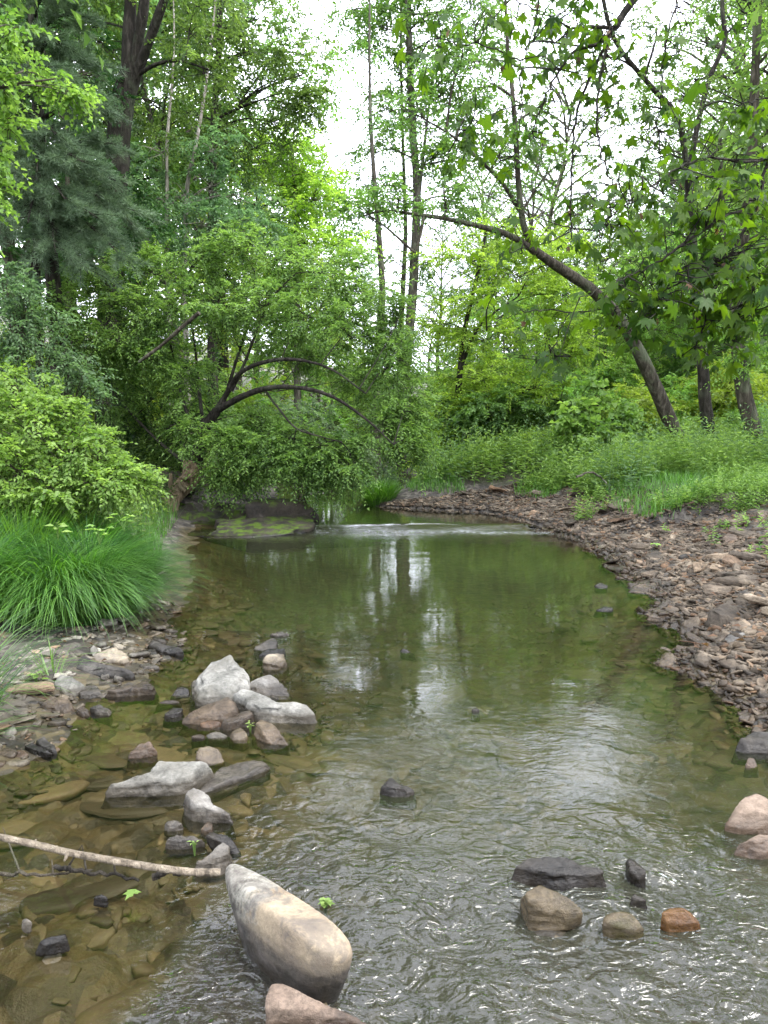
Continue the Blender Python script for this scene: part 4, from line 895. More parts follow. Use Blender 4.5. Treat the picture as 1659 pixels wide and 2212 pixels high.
T('tall_tree', 'grey trunked tree rising behind the drooping tips of the arching tree', 'tree',
  [([(812, 790, 22), (822, 700, 22), (826, 620, 22), (818, 500, 22), (808, 380, 22), (800, 250, 22), (798, 100, 22), (800, -80, 22)], 18, 3, True)],
  [(800, 470, 22, 70, 45), (740, 500, 22, 60, 40), (820, 250, 22, 45, 30, 8), (780, 120, 22, 30, 22, 5), (820, -40, 22, 60, 40, 8), (790, 400, 22, 60, 40), (720, 430, 22, 60, 35)], 'bark_grey', 'leaf_mid', (11, .11, .06, .7, .35, .2), 7, M_=8, S_=5, twigs=False)
# small yellow green tree of layered branches
T('young_maple', 'young tree with a thin dark trunk and layered yellow green leaves across the bank', 'tree',
  [([(970, 1000, 16), (984, 900, 16), (996, 780, 16), (1006, 700, 16), (1030, 600, 16), (1050, 500, 16)], 17, 6, True),
   ([(996, 790, 16), (1040, 700, 15.8), (1120, 640, 15.6)], 8, 3, False), ([(986, 880, 16), (1040, 856, 15.8), (1090, 840, 15.6)], 7, 3, False),
   ([(998, 848, 16), (1100, 845, 15.7), (1240, 872, 15.2)], 6, 2, False)],
  [(1010, 560, 16, 100, 22), (1120, 590, 15.8, 110, 22), (1220, 640, 15.5, 90, 22), (1060, 650, 15.7, 120, 22), (1180, 700, 15.5, 100, 20), (960, 700, 16, 60, 22), (1060, 730, 15.6, 110, 20), (1160, 770, 15.3, 110, 18), (1040, 810, 15.5, 90, 18), (1240, 740, 15.3, 60, 20), (1060, 880, 15.6, 80, 20), (1200, 560, 15.8, 70, 25), (1080, 510, 16, 70, 25), (1140, 840, 15.2, 80, 16)],
  'bark_dark', 'leaf_yel', (14, .085, .05, .5, .12, .05), 8, M_=14, S_=6, limb_r=.018)

# ------------------------------------------------------------------ the arching tree over the far side of the pool
def arching_tree():
    rs = np.random.RandomState(40); aw, al = Acc(), Acc(); Q = []
    def br(pts, w0, w1, sides=8, sink=False):
        q, r = trunkline(aw, pts, w0, w1, sides, 5, .15, 41, sink); Q.append(q)
    br([(398, 1075, 11.9), (412, 1030, 11.9), (428, 980, 11.8), (440, 930, 11.7), (468, 888, 11.6)], 40, 20, 12, True)
    br([(468, 888, 11.6), (520, 858, 11.2), (580, 838, 10.8), (650, 838, 10.4), (720, 858, 10.2), (790, 905, 10.1), (850, 960, 10.1)], 15, 3)
    br([(458, 900, 11.6), (490, 850, 11.6), (520, 805, 11.3), (580, 780, 10.9), (650, 778, 10.6), (720, 800, 10.4), (790, 850, 10.3)], 13, 3)
    br([(500, 845, 11.5), (530, 780, 11.5), (560, 700, 11.6), (590, 640, 11.6), (640, 590, 11.7)], 8, 2.5)
    br([(480, 880, 11.6), (510, 780, 11.8), (530, 720, 12), (560, 640, 12.2), (600, 560, 12.4)], 8, 2.5)
    br([(570, 840, 11.3), (600, 880, 10.6), (640, 925, 10.4), (700, 945, 10.3), (740, 955, 10.2)], 5, 2)
    br([(432, 960, 11.8), (400, 880, 11.9), (380, 800, 12), (360, 700, 12)], 9, 3)
    br([(440, 930, 11.8), (430, 840, 12.2), (420, 740, 12.4), (400, 620, 12.5)], 9, 3)
    br([(415, 1010, 11.9), (350, 960, 12.2), (290, 900, 12.3), (220, 820, 12.3)], 9, 3)
    br([(470, 885, 11.6), (540, 845, 11.6), (600, 845, 11.7)], 5, 2)
    Qa = np.vstack(Q)
    B = [(180, 650, 12, 80, 55), (260, 620, 12.4, 80, 45), (330, 590, 12.4, 80, 55), (420, 560, 12.3, 90, 50), (520, 545, 12.2, 90, 50), (610, 560, 12.1, 90, 50), (700, 590, 12, 90, 55), (790, 630, 11.8, 80, 55), (860, 690, 11.6, 60, 60),
         (280, 690, 11.8, 80, 50), (370, 670, 11.7, 80, 45), (470, 650, 11.5, 90, 50), (570, 660, 11.4, 90, 45), (670, 680, 11.3, 80, 45), (760, 720, 11.2, 70, 50), (840, 790, 11.1, 50, 60), (880, 870, 11.0, 40, 60),
         (200, 740, 11.5, 70, 50), (120, 700, 11.4, 70, 50), (310, 760, 11.8, 60, 45), (620, 740, 12.8, 70, 30), (700, 770, 12.8, 60, 35), (790, 820, 12.2, 50, 40),
         (830, 930, 10.8, 55, 55), (760, 985, 10.6, 60, 45), (690, 965, 10.7, 55, 35), (620, 950, 10.8, 55, 35), (560, 985, 10.9, 60, 35), (500, 960, 11.0, 45, 35), (640, 1000, 10.7, 60, 25), (500, 1015, 11.0, 45, 20), (890, 960, 10.8, 30, 45), (570, 920, 11.5, 60, 30), (720, 1015, 10.8, 50, 22),
         (400, 800, 12.6, 70, 60), (330, 860, 12.9, 70, 60), (420, 900, 13, 60, 50), (230, 860, 12.4, 70, 50), (250, 780, 12.2, 60, 50), (370, 960, 12.8, 60, 40), (410, 840, 11.3, 22, 60, 6), (400, 930, 11.2, 22, 50, 6)]
    for b in B:
        c, r = uvblob(*b[:5]); a = near_on(Qa, c, .1)
        blob(aw, al, rs, a, c, r, b[5] if len(b) > 5 else 17, 9, 14, .072, .032, .38, .42, .010, .0035, True, down=.18, out=.7)
    rt = Acc(); q, r = trunkline(rt, [(372, 1125, 11.2), (372, 1085, 11.3), (385, 1065, 11.5), (405, 1040, 11.7), (418, 1005, 11.85)], 26, 44, 12, 6, .45, 77, False)
    for s_ in range(5):
        e = at(395 + rs.uniform(-30, 25), 1040 + rs.uniform(-20, 40), 11.4); tube(rt, smooth_path([at(400, 1035, 11.65), e, e + rs.normal(0, .12, 3)], 4), np.linspace(.07, .02, 9), 7, .4, s_)
    q2, _ = trunkline(rt, [(270, 1085, 11.0), (320, 1082, 11.2), (370, 1078, 11.4)], 14, 18, 8, 5, .3, 78, False)
    st = Acc(); trunkline(st, [(300, 782, 10.9), (350, 745, 10.8), (395, 705, 10.7), (430, 676, 10.6)], 7, 9, 8, 5, .3, 79, False)
    pr = Acc(); trunkline(pr, [(428, 1000, 11.6), (440, 1030, 11.5), (455, 1062, 11.4)], 7, 9, 7, 4, .2, 80, False)
    e = finish('arching_tree', 'broad tree on the far left bank with long dark limbs arching over the pool', 'tree', aw, al, Q[0][0], 'bark_dark', 'leaf_arch',
               extra=(('root', rt, 'deadwood', True), ('broken_limb', st, 'bark', True), ('prop_root', pr, 'bark', True)))
arching_tree()

# ------------------------------------------------------------------ left side: forked oak, pale birches, pine, maple, bushes
T('oak_tree', 'big dark trunk splitting into three upright forks above the pine', 'tree',
  [([(235, 800, 15), (240, 600, 15), (248, 420, 15), (256, 320, 15), (266, 220, 15), (285, 150, 15)], 52, 44, True),
   ([(275, 190, 15), (278, 80, 15), (282, 0, 15), (285, -150, 15)], 30, 20, False), ([(280, 190, 15), (300, 80, 14.9), (312, 0, 14.8), (325, -150, 14.8)], 24, 16, False),
   ([(285, 190, 15), (318, 100, 14.8), (355, 0, 14.6), (400, -120, 14.5)], 22, 14, False), ([(300, 160, 14.9), (340, 138, 14.7), (390, 132, 14.5), (450, 150, 14.3)], 9, 4, False)],
  [(180, -60, 15, 120, 60), (330, -80, 15, 120, 60), (200, 60, 15.5, 80, 40), (410, 60, 14.5, 60, 50), (440, 160, 14.3, 60, 40), (350, 230, 15.5, 70, 50), (450, -30, 14.5, 80, 50), (250, -160, 15, 150, 80), (190, 420, 15.5, 60, 60)],
  'bark_dark', 'leaf_mid', (13, .09, .05, .5, .35, .2), 10, M_=9, S_=6)
T('beech_tree', 'tall tree with a thin forked trunk behind the dome of the arching tree', 'tree',
  [([(455, 620, 18), (458, 450, 18), (460, 310, 18), (466, 200, 18), (472, 120, 18), (474, 20, 18), (478, -120, 18)], 18, 9, True), ([(462, 280, 18), (480, 250, 18), (505, 240, 18)], 8, 4, False)],
  [(480, 10, 18, 90, 55), (560, 40, 18, 80, 50), (620, 90, 18, 65, 45), (540, 110, 18, 80, 40), (430, 90, 18, 70, 45), (640, 160, 17.8, 60, 45), (570, 190, 18, 80, 45), (490, 190, 18, 60, 40), (650, 230, 17.8, 50, 35), (600, 265, 18, 70, 40), (500, 290, 18, 70, 45), (420, 250, 18.3, 60, 50), (430, 340, 18.3, 60, 50), (520, -90, 18, 140, 70), (600, -60, 18, 80, 60), (560, 320, 18, 70, 40), (680, 205, 17.6, 30, 20)],
  'bark_dark', 'leaf_mid', (13, .095, .05, .55, .6, .35), 11, M_=12, S_=6, twigs=False)
T('birch_tree', 'pale barked birch seen between the leaves left of the thin forked trunk', 'tree',
  [([(362, 600, 17), (361, 420, 17), (360, 330, 17), (365, 250, 17), (372, 180, 17), (376, 60, 17), (372, -60, 17)], 9, 2.5, True)],
  [(350, 330, 17.3, 60, 50), (330, 430, 17, 60, 45), (400, 420, 17, 60, 45), (350, 500, 16.6, 70, 45), (300, 520, 16.5, 60, 40)], 'bark_pale', 'leaf_grey', (13, .095, .05, .5, .6, .4), 12, M_=11, S_=6, twigs=False)
T('birch_tree', 'pale leaning birch nearest to the thin forked trunk', 'tree',
  [([(398, 600, 17), (404, 410, 17), (420, 330, 17), (436, 240, 17), (448, 160, 17), (462, 40, 17), (470, -80, 17)], 10, 2.5, True)],
  [(460, 400, 16.8, 60, 45), (440, 480, 16.6, 70, 40), (520, 420, 17, 60, 45), (540, 490, 16.8, 70, 35), (470, 330, 17, 50, 40)], 'bark_pale', 'leaf_grey', (13, .095, .05, .5, .6, .4), 13, M_=11, S_=6, twigs=False)
T('poplar_tree', 'yellow green tree at the left edge of the sky gap', 'tree',
  [([(640, 640, 21), (640, 480, 21), (635, 380, 21), (625, 300, 21)], 14, 6, True)],
  [(620, 330, 21, 60, 40), (660, 370, 21, 50, 35), (600, 400, 21, 80, 40), (680, 430, 20.5, 70, 40), (620, 470, 20.5, 80, 40), (700, 390, 21, 45, 30), (560, 350, 21, 60, 40), (640, 300, 21, 35, 35), (660, 520, 20, 80, 40), (740, 520, 20, 60, 40), (570, 500, 20, 70, 30)],
  'bark_grey', 'leaf_yel', (13, .11, .06, .55, .3, .2), 14, M_=12, S_=6, twigs=False)
T('maple_tree', 'maple whose bright leaves hang in at the upper left edge', 'tree',
  [([(-260, 1100, 6.2), (-240, 700, 6.2), (-200, 300, 6.2), (-180, -100, 6.2)], 90, 50, True), ([(-210, 360, 6.2), (-120, 250, 6.1), (0, 190, 6), (120, 170, 5.9)], 12, 3, False), ([(-200, 250, 6.2), (-100, 100, 6), (-10, 60, 5.8)], 10, 4, False)],
  [(-5, 80, 6, 22, 32, 7), (40, 60, 6, 32, 8, 3), (-5, 180, 6, 20, 32, 6), (-5, 330, 6, 12, 35, 5), (60, 150, 6.6, 50, 14, 4), (150, 205, 6.8, 45, 18, 8), (120, 180, 6.7, 40, 15, 8), (-90, 0, 6, 50, 50), (-60, 450, 6, 60, 60), (10, 270, 6.2, 30, 15, 6), (-5, 420, 6.1, 25, 25, 6)],
  'bark', 'leaf_bright', (8, .055, .05, .2, .35, .25), 15, M_=8, S_=4, limb_r=.012)
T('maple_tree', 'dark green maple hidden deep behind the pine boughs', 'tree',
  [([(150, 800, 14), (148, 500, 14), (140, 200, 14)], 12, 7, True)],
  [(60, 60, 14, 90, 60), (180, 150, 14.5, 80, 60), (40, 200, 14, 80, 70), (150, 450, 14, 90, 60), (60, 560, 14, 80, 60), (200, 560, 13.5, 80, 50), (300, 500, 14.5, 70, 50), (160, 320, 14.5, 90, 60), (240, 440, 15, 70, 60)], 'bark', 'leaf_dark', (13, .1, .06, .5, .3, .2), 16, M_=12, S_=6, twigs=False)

def pine():
    rs = np.random.RandomState(60); aw, al = Acc(), Acc()
    q, r = trunkline(aw, [(128, 800, 11.4), (118, 640, 11.4), (104, 500, 11.4), (90, 350, 11.4), (80, 200, 11.4), (72, 50, 11.4), (66, -120, 11.4)], 34, 16, 12, 5, .15, 61, True)
    B = []      # boughs: start v on the trunk, tip u, v, Y
    for (v0, u, v, Y) in [(470, 270, 560, 10.6), (450, 210, 470, 10.2), (430, 290, 455, 11), (400, 60, 480, 10), (380, 250, 390, 10.8), (370, 180, 350, 10), (350, 20, 400, 10.2), (320, 250, 310, 11.2), (300, 120, 290, 10),
                          (280, 20, 300, 10.3), (260, 230, 230, 11.4), (230, 160, 200, 10.2), (210, 30, 190, 10.4), (170, 200, 130, 11.2), (140, 130, 90, 10.4), (120, 20, 80, 10.6), (80, 170, 30, 11), (50, 100, -20, 10.5), (0, 190, -60, 11.2),
                          (460, 120, 545, 10.1), (480, 190, 590, 10.6), (440, -20, 520, 10), (350, 300, 500, 11.6), (250, -40, 230, 10.5), (500, 230, 520, 12.4), (420, 140, 430, 9.9), (330, 80, 370, 9.9), (200, 90, 150, 10), (490, 60, 600, 11)]:
        s = near_on(q, at(90, v0, 11.4)); e = at(u, v, Y); v_ = e - s; m = s + v_ * .5 + np.array([0, 0, .12 * np.linalg.norm(v_)])
        p = smooth_path([s, m, e], 6); tube(aw, p, np.linspace(.035, .008, len(p)), 6, .2, 3); B.append((p, v_))
    # side branchlets with needle tufts
    for p, v_ in B:
        Lb = np.linalg.norm(v_); nb = int(16 + Lb * 9); side = nrm(np.cross(v_, [0, 0, 1.0]))
        for j in range(nb):
            t = rs.uniform(.25, 1.0); b = p[min(int(t * (len(p) - 1)), len(p) - 2)]; sg = rs.choice([-1, 1])
            d = nrm(nrm(v_) * .75 + side * sg * rs.uniform(.3, 1.1) + np.array([0, 0, rs.uniform(-.35, .25)])); L_ = rs.uniform(.25, .55)
            e = b + d * L_ + np.array([0, 0, -.08]); tube(aw, [b, (b + e) / 2 + (0, 0, .02), e], [.006, .004, .002], 3)
            nt_ = 7; tp = b + (e - b) * np.linspace(.3, 1, nt_)[:, None]; k = 15
            base = np.repeat(tp, k, 0) + rs.normal(0, .012, (nt_ * k, 3)); a = d * .8 + rs.normal(0, .55, (nt_ * k, 3)) + np.array([0, 0, .15])
            leaves(al, base, a, rs.normal(size=(nt_ * k, 3)), rs.uniform(.08, .13, nt_ * k), .0055, np.clip(rs.uniform(.2, .7) + rs.normal(0, .15, nt_ * k), 0, 1), 0, .1)
    finish('pine_tree', 'dark blue green pine with layered needle boughs on the left', 'tree', aw, al, q[0], 'bark_dark', 'needle')
pine()
T('dead_trunk', 'thin bare dark trunk left of the pine trunk', 'tree', [([(86, 800, 11.8), (82, 640, 11.8), (78, 500, 11.8), (74, 380, 11.8)], 17, 12, True)], [], 'bark_dark', 'leaf_dark', (9, .07, .06, .25, .35, .25), 17)

# bushes of the left bank
def bush(name, label, Yb, blobs, leafm, lp, seed, stems=5, M_=12, S_=6, group=None, limb_r=.012):
    rs = np.random.RandomState(seed); aw, al = Acc(), Acc(); n, ln, wd, Ls, droop, down = lp
    cs = [uvblob(*b[:5]) for b in blobs]; cx = np.mean([c[0] for c, r in cs]); yb = Yb; base = np.array([cx, yb, hz(cx, yb) - .05])
    for b, (c, r) in zip(blobs, cs):
        blob(aw, al, rs, base + rs.normal(0, .1, 3) * (1, 1, 0), c, r, b[5] if len(b) > 5 else M_, S_, n, ln, wd, Ls, droop, limb_r, .003, True, down=down)
    return finish(name, label, 'shrub', aw, al, base, 'twig', leafm, group, 'stems', 'foliage')
bush('leafy_shrub', 'bright green shrub spilling over the sedge on the left bank', 6.9,
     [(30, 830, 6.9, 60, 45), (100, 865, 6.9, 55, 42), (165, 915, 6.8, 50, 40), (215, 980, 6.7, 42, 35), (60, 920, 6.5, 70, 50), (150, 970, 6.4, 60, 50), (30, 1010, 6.2, 60, 50), (270, 1020, 6.5, 35, 28), (210, 1040, 6.3, 55, 30), (100, 1050, 6.2, 60, 35), (-60, 900, 6.5, 70, 60), (300, 1045, 6.6, 25, 18, 6), (-60, 1030, 6.2, 60, 50)],
     'leaf_bright', (11, .05, .034, .22, .3, .2), 70, M_=15, S_=7)
bush('grey_leaved_shrub', 'grey green leaved shrub above the bright one at the left edge', 9.2,
     [(40, 640, 9, 55, 35), (20, 700, 9, 60, 50), (100, 720, 9.2, 60, 45), (60, 780, 9, 70, 45), (150, 790, 9.4, 55, 40), (-40, 760, 9, 60, 60), (0, 590, 9.4, 50, 25, 7), (180, 850, 9.4, 40, 45)],
     'leaf_grey', (12, .06, .032, .3, .5, .3), 71)
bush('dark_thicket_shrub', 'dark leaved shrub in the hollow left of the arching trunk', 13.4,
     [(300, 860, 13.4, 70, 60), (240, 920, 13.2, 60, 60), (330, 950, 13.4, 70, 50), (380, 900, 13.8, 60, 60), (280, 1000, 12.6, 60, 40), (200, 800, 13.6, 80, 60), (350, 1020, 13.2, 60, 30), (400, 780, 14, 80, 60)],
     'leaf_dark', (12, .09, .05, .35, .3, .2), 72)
bush('bank_shrub', 'grey green shrub overhanging the dark side channel', 15,
     [(560, 900, 15, 80, 50), (480, 960, 14.6, 60, 50), (650, 900, 15, 80, 50), (600, 970, 14.2, 80, 40), (720, 950, 14.5, 70, 50), (680, 1010, 14, 60, 30), (800, 960, 15, 60, 60), (540, 1020, 13.6, 60, 25), (820, 1030, 15.5, 50, 30)],
     'leaf_grey', (12, .08, .045, .35, .4, .25), 73)
bush('sapling', 'bright pale green sycamore sapling rising from the weeds right of centre', 13.6,
     [(1290, 850, 13.6, 45, 25, 7), (1250, 890, 13.5, 40, 28, 8), (1320, 900, 13.5, 45, 30, 9), (1270, 930, 13.3, 50, 25, 8), (1230, 930, 13.5, 30, 25, 6), (1340, 880, 13.6, 20, 25, 4), (1300, 960, 13.2, 60, 22, 7)],
     'leaf_bright', (6, .14, .12, .28, .3, .25), 74, S_=4, limb_r=.012)
for i, (lab, Yb, bl, lm) in enumerate([
    ('dark rounded bush beneath the pale sapling', 13.2, [(1290, 985, 13.2, 60, 28), (1240, 1000, 13.1, 45, 20), (1330, 1005, 13, 40, 18)], 'leaf_mid'),
    ('low yellow green bush between the young tree and the sapling', 14.5, [(1150, 960, 14.5, 60, 30), (1210, 950, 14.6, 45, 28), (1100, 980, 14.3, 45, 22)], 'leaf_yel'),
    ('mid green bush at the foot of the young tree', 15.6, [(1010, 970, 15.6, 50, 30), (950, 960, 15.8, 45, 35), (1060, 990, 15.2, 45, 20)], 'leaf_yel'),
    ('bush filling the space behind the leaning trunk', 16.5, [(1400, 900, 16.5, 60, 40), (1450, 860, 16.8, 50, 45), (1370, 950, 16, 50, 35), (1480, 940, 16, 40, 35)], 'leaf_bright'),
    ('bush at the right edge behind the stout trunk', 17, [(1560, 900, 17, 60, 45), (1640, 880, 17, 60, 50), (1690, 930, 16.5, 60, 50)], 'leaf_mid')]):
    bush('round_shrub', lab, Yb, bl, lm, (12, .085, .045, .35, .3, .2), 80 + i, M_=13)

# ------------------------------------------------------------------ woods behind: five kinds of tree, copied
def wild_tree(seed, H, spread, leafm, bark, lp, nb, bare=.25, M_=9, S_=6):
    rs = np.random.RandomState(seed); aw, al = Acc(), Acc(); n, ln, wd, Ls, droop, down = lp
    p = [np.array([0, 0, -.3])]; 
    for k in range(1, 6): p.append(np.array([rs.normal(0, .02 * H) * k / 3, rs.normal(0, .02 * H) * k / 3, H * .93 * k / 5]))
    q = smooth_path(p, 4); tube(aw, q, np.linspace(H * .011 + .03, .02, len(q)), 9, .15, seed)
    for b in range(nb):
        f = bare + (1 - bare) * (b + rs.uniform(0, 1)) / nb; a = b * 2.4 + rs.normal(0, .3); rad = spread * math.sin(min(1, (1.08 - f) / (1 - bare) * 1.15 + .12) * math.pi * .5) * rs.uniform(.45, 1)
        c = np.array([math.cos(a) * rad, math.sin(a) * rad, H * f]); s = spread * rs.uniform(.26, .42)
        blob(aw, al, rs, near_on(q, c, -.08 * H), c, np.array([s, s, s * .62]), M_, S_, n, ln, wd, Ls, droop, H * .0035, .01, False, down=down)
    e = empty('woodland_tree'); obj('trunk', aw.mesh('trunk', M[bark], True), e); obj('crown', al.mesh('crown', M[leafm], False), e); return e
WT = [wild_tree(901, 17, 4.2, 'leaf_mid', 'bark_grey', (12, .19, .11, .9, .3, .2), 20), wild_tree(902, 15, 4.5, 'leaf_yel', 'bark', (12, .18, .11, .85, .25, .15), 20, .15),
      wild_tree(903, 19, 4.0, 'leaf_mid', 'bark_dark', (11, .19, .11, .9, .4, .3), 22, .3), wild_tree(904, 12, 3.8, 'leaf_bright', 'bark', (12, .17, .1, .8, .25, .15), 18, .12),
      wild_tree(905, 16, 4.0, 'leaf_grey', 'bark_grey', (12, .18, .1, .85, .35, .2), 20, .2)]
WT.append(wild_tree(906, 18, 4.4, 'leaf_mid', 'bark_grey', (10, .13, .07, .8, .35, .2), 30, .3, 7, 5))
WT.append(wild_tree(907, 19, 4.6, 'leaf_mid', 'bark_grey', (10, .13, .07, .8, .35, .2), 30, .5, 8, 5))
KLAB = ['tall mid green tree in the woods beyond the creek', 'broad yellow green tree in the woods beyond the creek', 'slim dark trunked tree in the woods beyond the creek', 'low branched bright green tree in the woods beyond the creek', 'grey green tree in the woods beyond the creek', 'tall tree with an airy sparse crown in the woods beyond the creek', 'long trunked tree with a high thin crown in the woods beyond the creek']
spots = [  # u, Y, kind, scale
 (60, 20, 0, 1.0), (-60, 17, 4, .95), (180, 22, 2, 1.0), (300, 24, 0, .95), (380, 21, 4, .85), (480, 27, 2, .95), (560, 29, 1, .75), (250, 30, 4, 1.1), (100, 31, 2, 1.2), (620, 36, 0, .7), (700, 33, 1, .55), (760, 38, 4, .55), (690, 44, 0, .5),
 (840, 40, 0, .25), (1010, 26, 3, .40), (1060, 24, 4, .40), (1100, 31, 0, .45), (1160, 26, 1, .45), (1200, 36, 4, .5), (1250, 29, 4, .42), (1300, 24, 0, .40), (1350, 33, 1, .48), (1390, 27, 4, .45), (1440, 22, 3, .52), (1480, 30, 0, .55), (1540, 25, 1, .55),
 (1580, 33, 4, .65), (1620, 21, 3, .6), (1660, 27, 0, .7), (1720, 22, 2, .8), (1780, 30, 1, 1.0), (1450, 42, 0, .5), (1600, 42, 4, .7), (520, 44, 0, .95), (400, 40, 1, 1.1), (1380, 20, 3, .42), (1500, 19, 3, .45), (1200, 21, 3, .38), (1090, 20, 3, .36), (1000, 20, 3, .28), (885, 30, 3, .2), (1580, 19.5, 3, .42), (770, 27, 3, .34), (720, 24, 3, .4), (640, 22, 3, .42), (1300, 20.5, 3, .4)]
spots += [(1130, 30, 5, .6), (1330, 42, 5, .65), (1230, 40, 5, .6), (1530, 25, 5, .75), (1650, 29, 5, 1.0), (1050, 38, 5, .75), (1440, 36, 5, .7), (790, 40, 5, .4)]
spots += [(925, 46, 4, .42), (950, 30, 5, .42), (1180, 36, 6, .85), (1590, 30, 6, .85)]
spots += [(-400, 9, 2, .9), (-700, 12, 0, 1), (2300, 9, 0, .85), (2300, 15, 2, 1)]
rs = np.random.RandomState(5); used = set()
EXTRA = [(-9, -5, 0, 1), (-5, -15, 2, 1), (4, -18, 1, 1.1), (11, -9, 4, 1)]   # the wood goes on behind the camera
def place_wt(x, y, kd, sc, first):
    e = WT[kd] if first else copy_tree(WT[kd]); e.location = (x, y, hz(x, y)); e.rotation_euler = (0, 0, rs.uniform(0, 6.28))
    s = sc * rs.uniform(.95, 1.05); e.scale = (s * 1.1, s * 1.1, s); tag(e, KLAB[kd], 'tree', ['tall mid green trees of the woods', 'yellow green trees of the woods', 'slim dark trunked trees of the woods', 'low bright trees of the woods', 'grey green trees of the woods', 'tall airy crowned trees of the woods', 'high crowned trees of the woods'][kd])
for (u, Y, kd, sc) in spots:
    first = kd not in used; used.add(kd); place_wt((u * K - 384) / FPX * Y, Y, kd, sc, first)
for (x, y, kd, sc) in EXTRA: place_wt(x, y, kd, sc, False)
# undergrowth shrubs, three kinds copied
def wild_bush(seed, leafm, lp):
    r_ = np.random.RandomState(seed); aw, al = Acc(), Acc(); n, ln, wd, Ls, droop, down = lp
    for k in range(11):
        a = r_.uniform(0, 6.28); c = np.array([math.cos(a) * r_.uniform(.2, 1), math.sin(a) * r_.uniform(.2, 1), r_.uniform(.35, 1.5)]); blob(aw, al, r_, (0, 0, -.1), c, (.6, .6, .42), 11, 6, n, ln, wd, Ls, droop, .015, .004, False, down=down)
    e = empty('undergrowth_shrub'); obj('stems', aw.mesh('stems', M['twig'], True), e); obj('foliage', al.mesh('foliage', M[leafm]), e); return e
WB = [wild_bush(951, 'leaf_bright', (11, .11, .06, .4, .3, .2)), wild_bush(952, 'leaf_yel', (11, .10, .055, .4, .3, .2)), wild_bush(953, 'leaf_mid', (11, .11, .065, .4, .3, .2))]
BL = ['bright green bush of the undergrowth beyond the creek', 'yellow green bush of the undergrowth beyond the creek', 'mid green bush of the undergrowth beyond the creek']
bs = []
for i in range(78):
    Y = 15 + 22 * rs.uniform(0, 1) ** 1.3; u = rs.uniform(820, 1760); bs.append((u, Y))
for i in range(30): bs.append((rs.uniform(300, 850), rs.uniform(19, 34)))
for i in range(16): bs.append((rs.uniform(-120, 330), rs.uniform(13.5, 22)))
usedb = set()
for i, (u, Y) in enumerate(bs):
    x = (u * K - 384) / FPX * Y
    if sdist(x, Y) < .6 or 820 < u < 960 and Y > 19: continue
    kd = rs.choice(3, p=[.36, .34, .3]); first = kd not in usedb; usedb.add(kd); e = WB[kd] if first else copy_tree(WB[kd])
    e.location = (x, Y, hz(x, Y)); e.rotation_euler = (0, 0, rs.uniform(0, 6.28)); s = rs.uniform(.7, 1.25) * (.75 if Y < 17 else 1.1); e.scale = (s, s, s * rs.uniform(.8, 1.1)); tag(e, BL[kd], 'shrub', BL[kd].replace('bush', 'bushes'))

# ------------------------------------------------------------------ sedge, grass and weeds
def blades(acc, rs, base, az, lean, Lb, wd, tone, seg=6, arch=1.0):
    n = len(base); t = np.linspace(0, 1, seg + 1); h = np.stack([np.cos(az), np.sin(az), 0 * az], -1); sd_ = np.stack([-np.sin(az), np.cos(az), 0 * az], -1)
    th = lean[:, None] + arch * t[None] ** 1.4            # angle from the vertical along the blade
    dx = np.sin(th); dz = np.cos(th); X_ = np.concatenate([np.zeros((n, 1)), np.cumsum((dx[:, 1:] + dx[:, :-1]) / 2, 1)], 1) / seg; Z_ = np.concatenate([np.zeros((n, 1)), np.cumsum((dz[:, 1:] + dz[:, :-1]) / 2, 1)], 1) / seg
    c = base[:, None] + h[:, None] * (X_ * Lb[:, None])[..., None] + np.array([0, 0, 1.0]) * (Z_ * Lb[:, None])[..., None]
    c += sd_[:, None] * ((t ** 2)[None] * rs.normal(0, .06, n)[:, None] * Lb[:, None])[..., None]
    ww = (wd[:, None] * np.clip(1.25 * (1 - t ** 2.2), .05, 1)[None])[..., None] * .5
    V = np.stack([c - sd_[:, None] * ww, c + sd_[:, None] * ww], 2).reshape(-1, 3)
    o = (np.arange(n) * 2 * (seg + 1))[:, None, None]; k = np.arange(seg)[None, :, None] * 2
    acc.add(V, (o + k + np.array([0, 1, 3, 2])[None, None]).reshape(-1, 4), np.repeat(tone, 2 * (seg + 1)))
def tussock(name, label, cx, cy, rad, n, Lm, seed, arch=1.3, wd=.0045, tone=.45, lo=.05, dz=0):
    rs = np.random.RandomState(seed); a = rs.uniform(0, 6.28, n); r = rad * np.sqrt(rs.uniform(0, 1, n)); base = np.stack([cx + np.cos(a) * r, cy + np.sin(a) * r * .8, 0 * a], -1)
    base[:, 2] = height(base[:, 0], base[:, 1], False) - .02 + dz + .10 * (1 - (r / rad) ** 2)
    acc = Acc(); az = a + rs.normal(0, .5, n); lean = lo + (r / rad) * .45 + np.abs(rs.normal(0, .12, n)); 
    Lb = Lm * rs.uniform(.55, 1.1, n); blades(acc, rs, base, az, lean, Lb, wd * rs.uniform(.7, 1.3, n), np.clip(tone + rs.normal(0, .3, n), 0, 1), 7, arch * rs.uniform(.75, 1.2))
    acc.V = [v - np.array([cx, cy, 0]) for v in acc.V]
    o = obj(name, acc.mesh(name, M['sedge']), loc=(cx, cy, 0)); tag(o, label, 'sedge'); return o
tussock('sedge_clump', 'big fountain of deep green sedge arching into the pool', -2.24, 5.5, .32, 4600, .82, 1, 1.75, .0058, tone=.4)
tussock('sedge_clump', 'brighter sedge clump in front of the big fountain of sedge', -2.38, 5.2, .30, 3000, .86, 2, 1.7, .0062, tone=.75)
tussock('sedge_clump', 'sedge clump cut by the left edge of the view', -3.0, 5.35, .34, 3200, .9, 3, 1.6, .006, tone=.4)
tussock('sedge_clump', 'upright yellow green sedge under the bright shrub', -3.0, 6.0, .35, 1300, .72, 4, .8, .007, tone=.95)
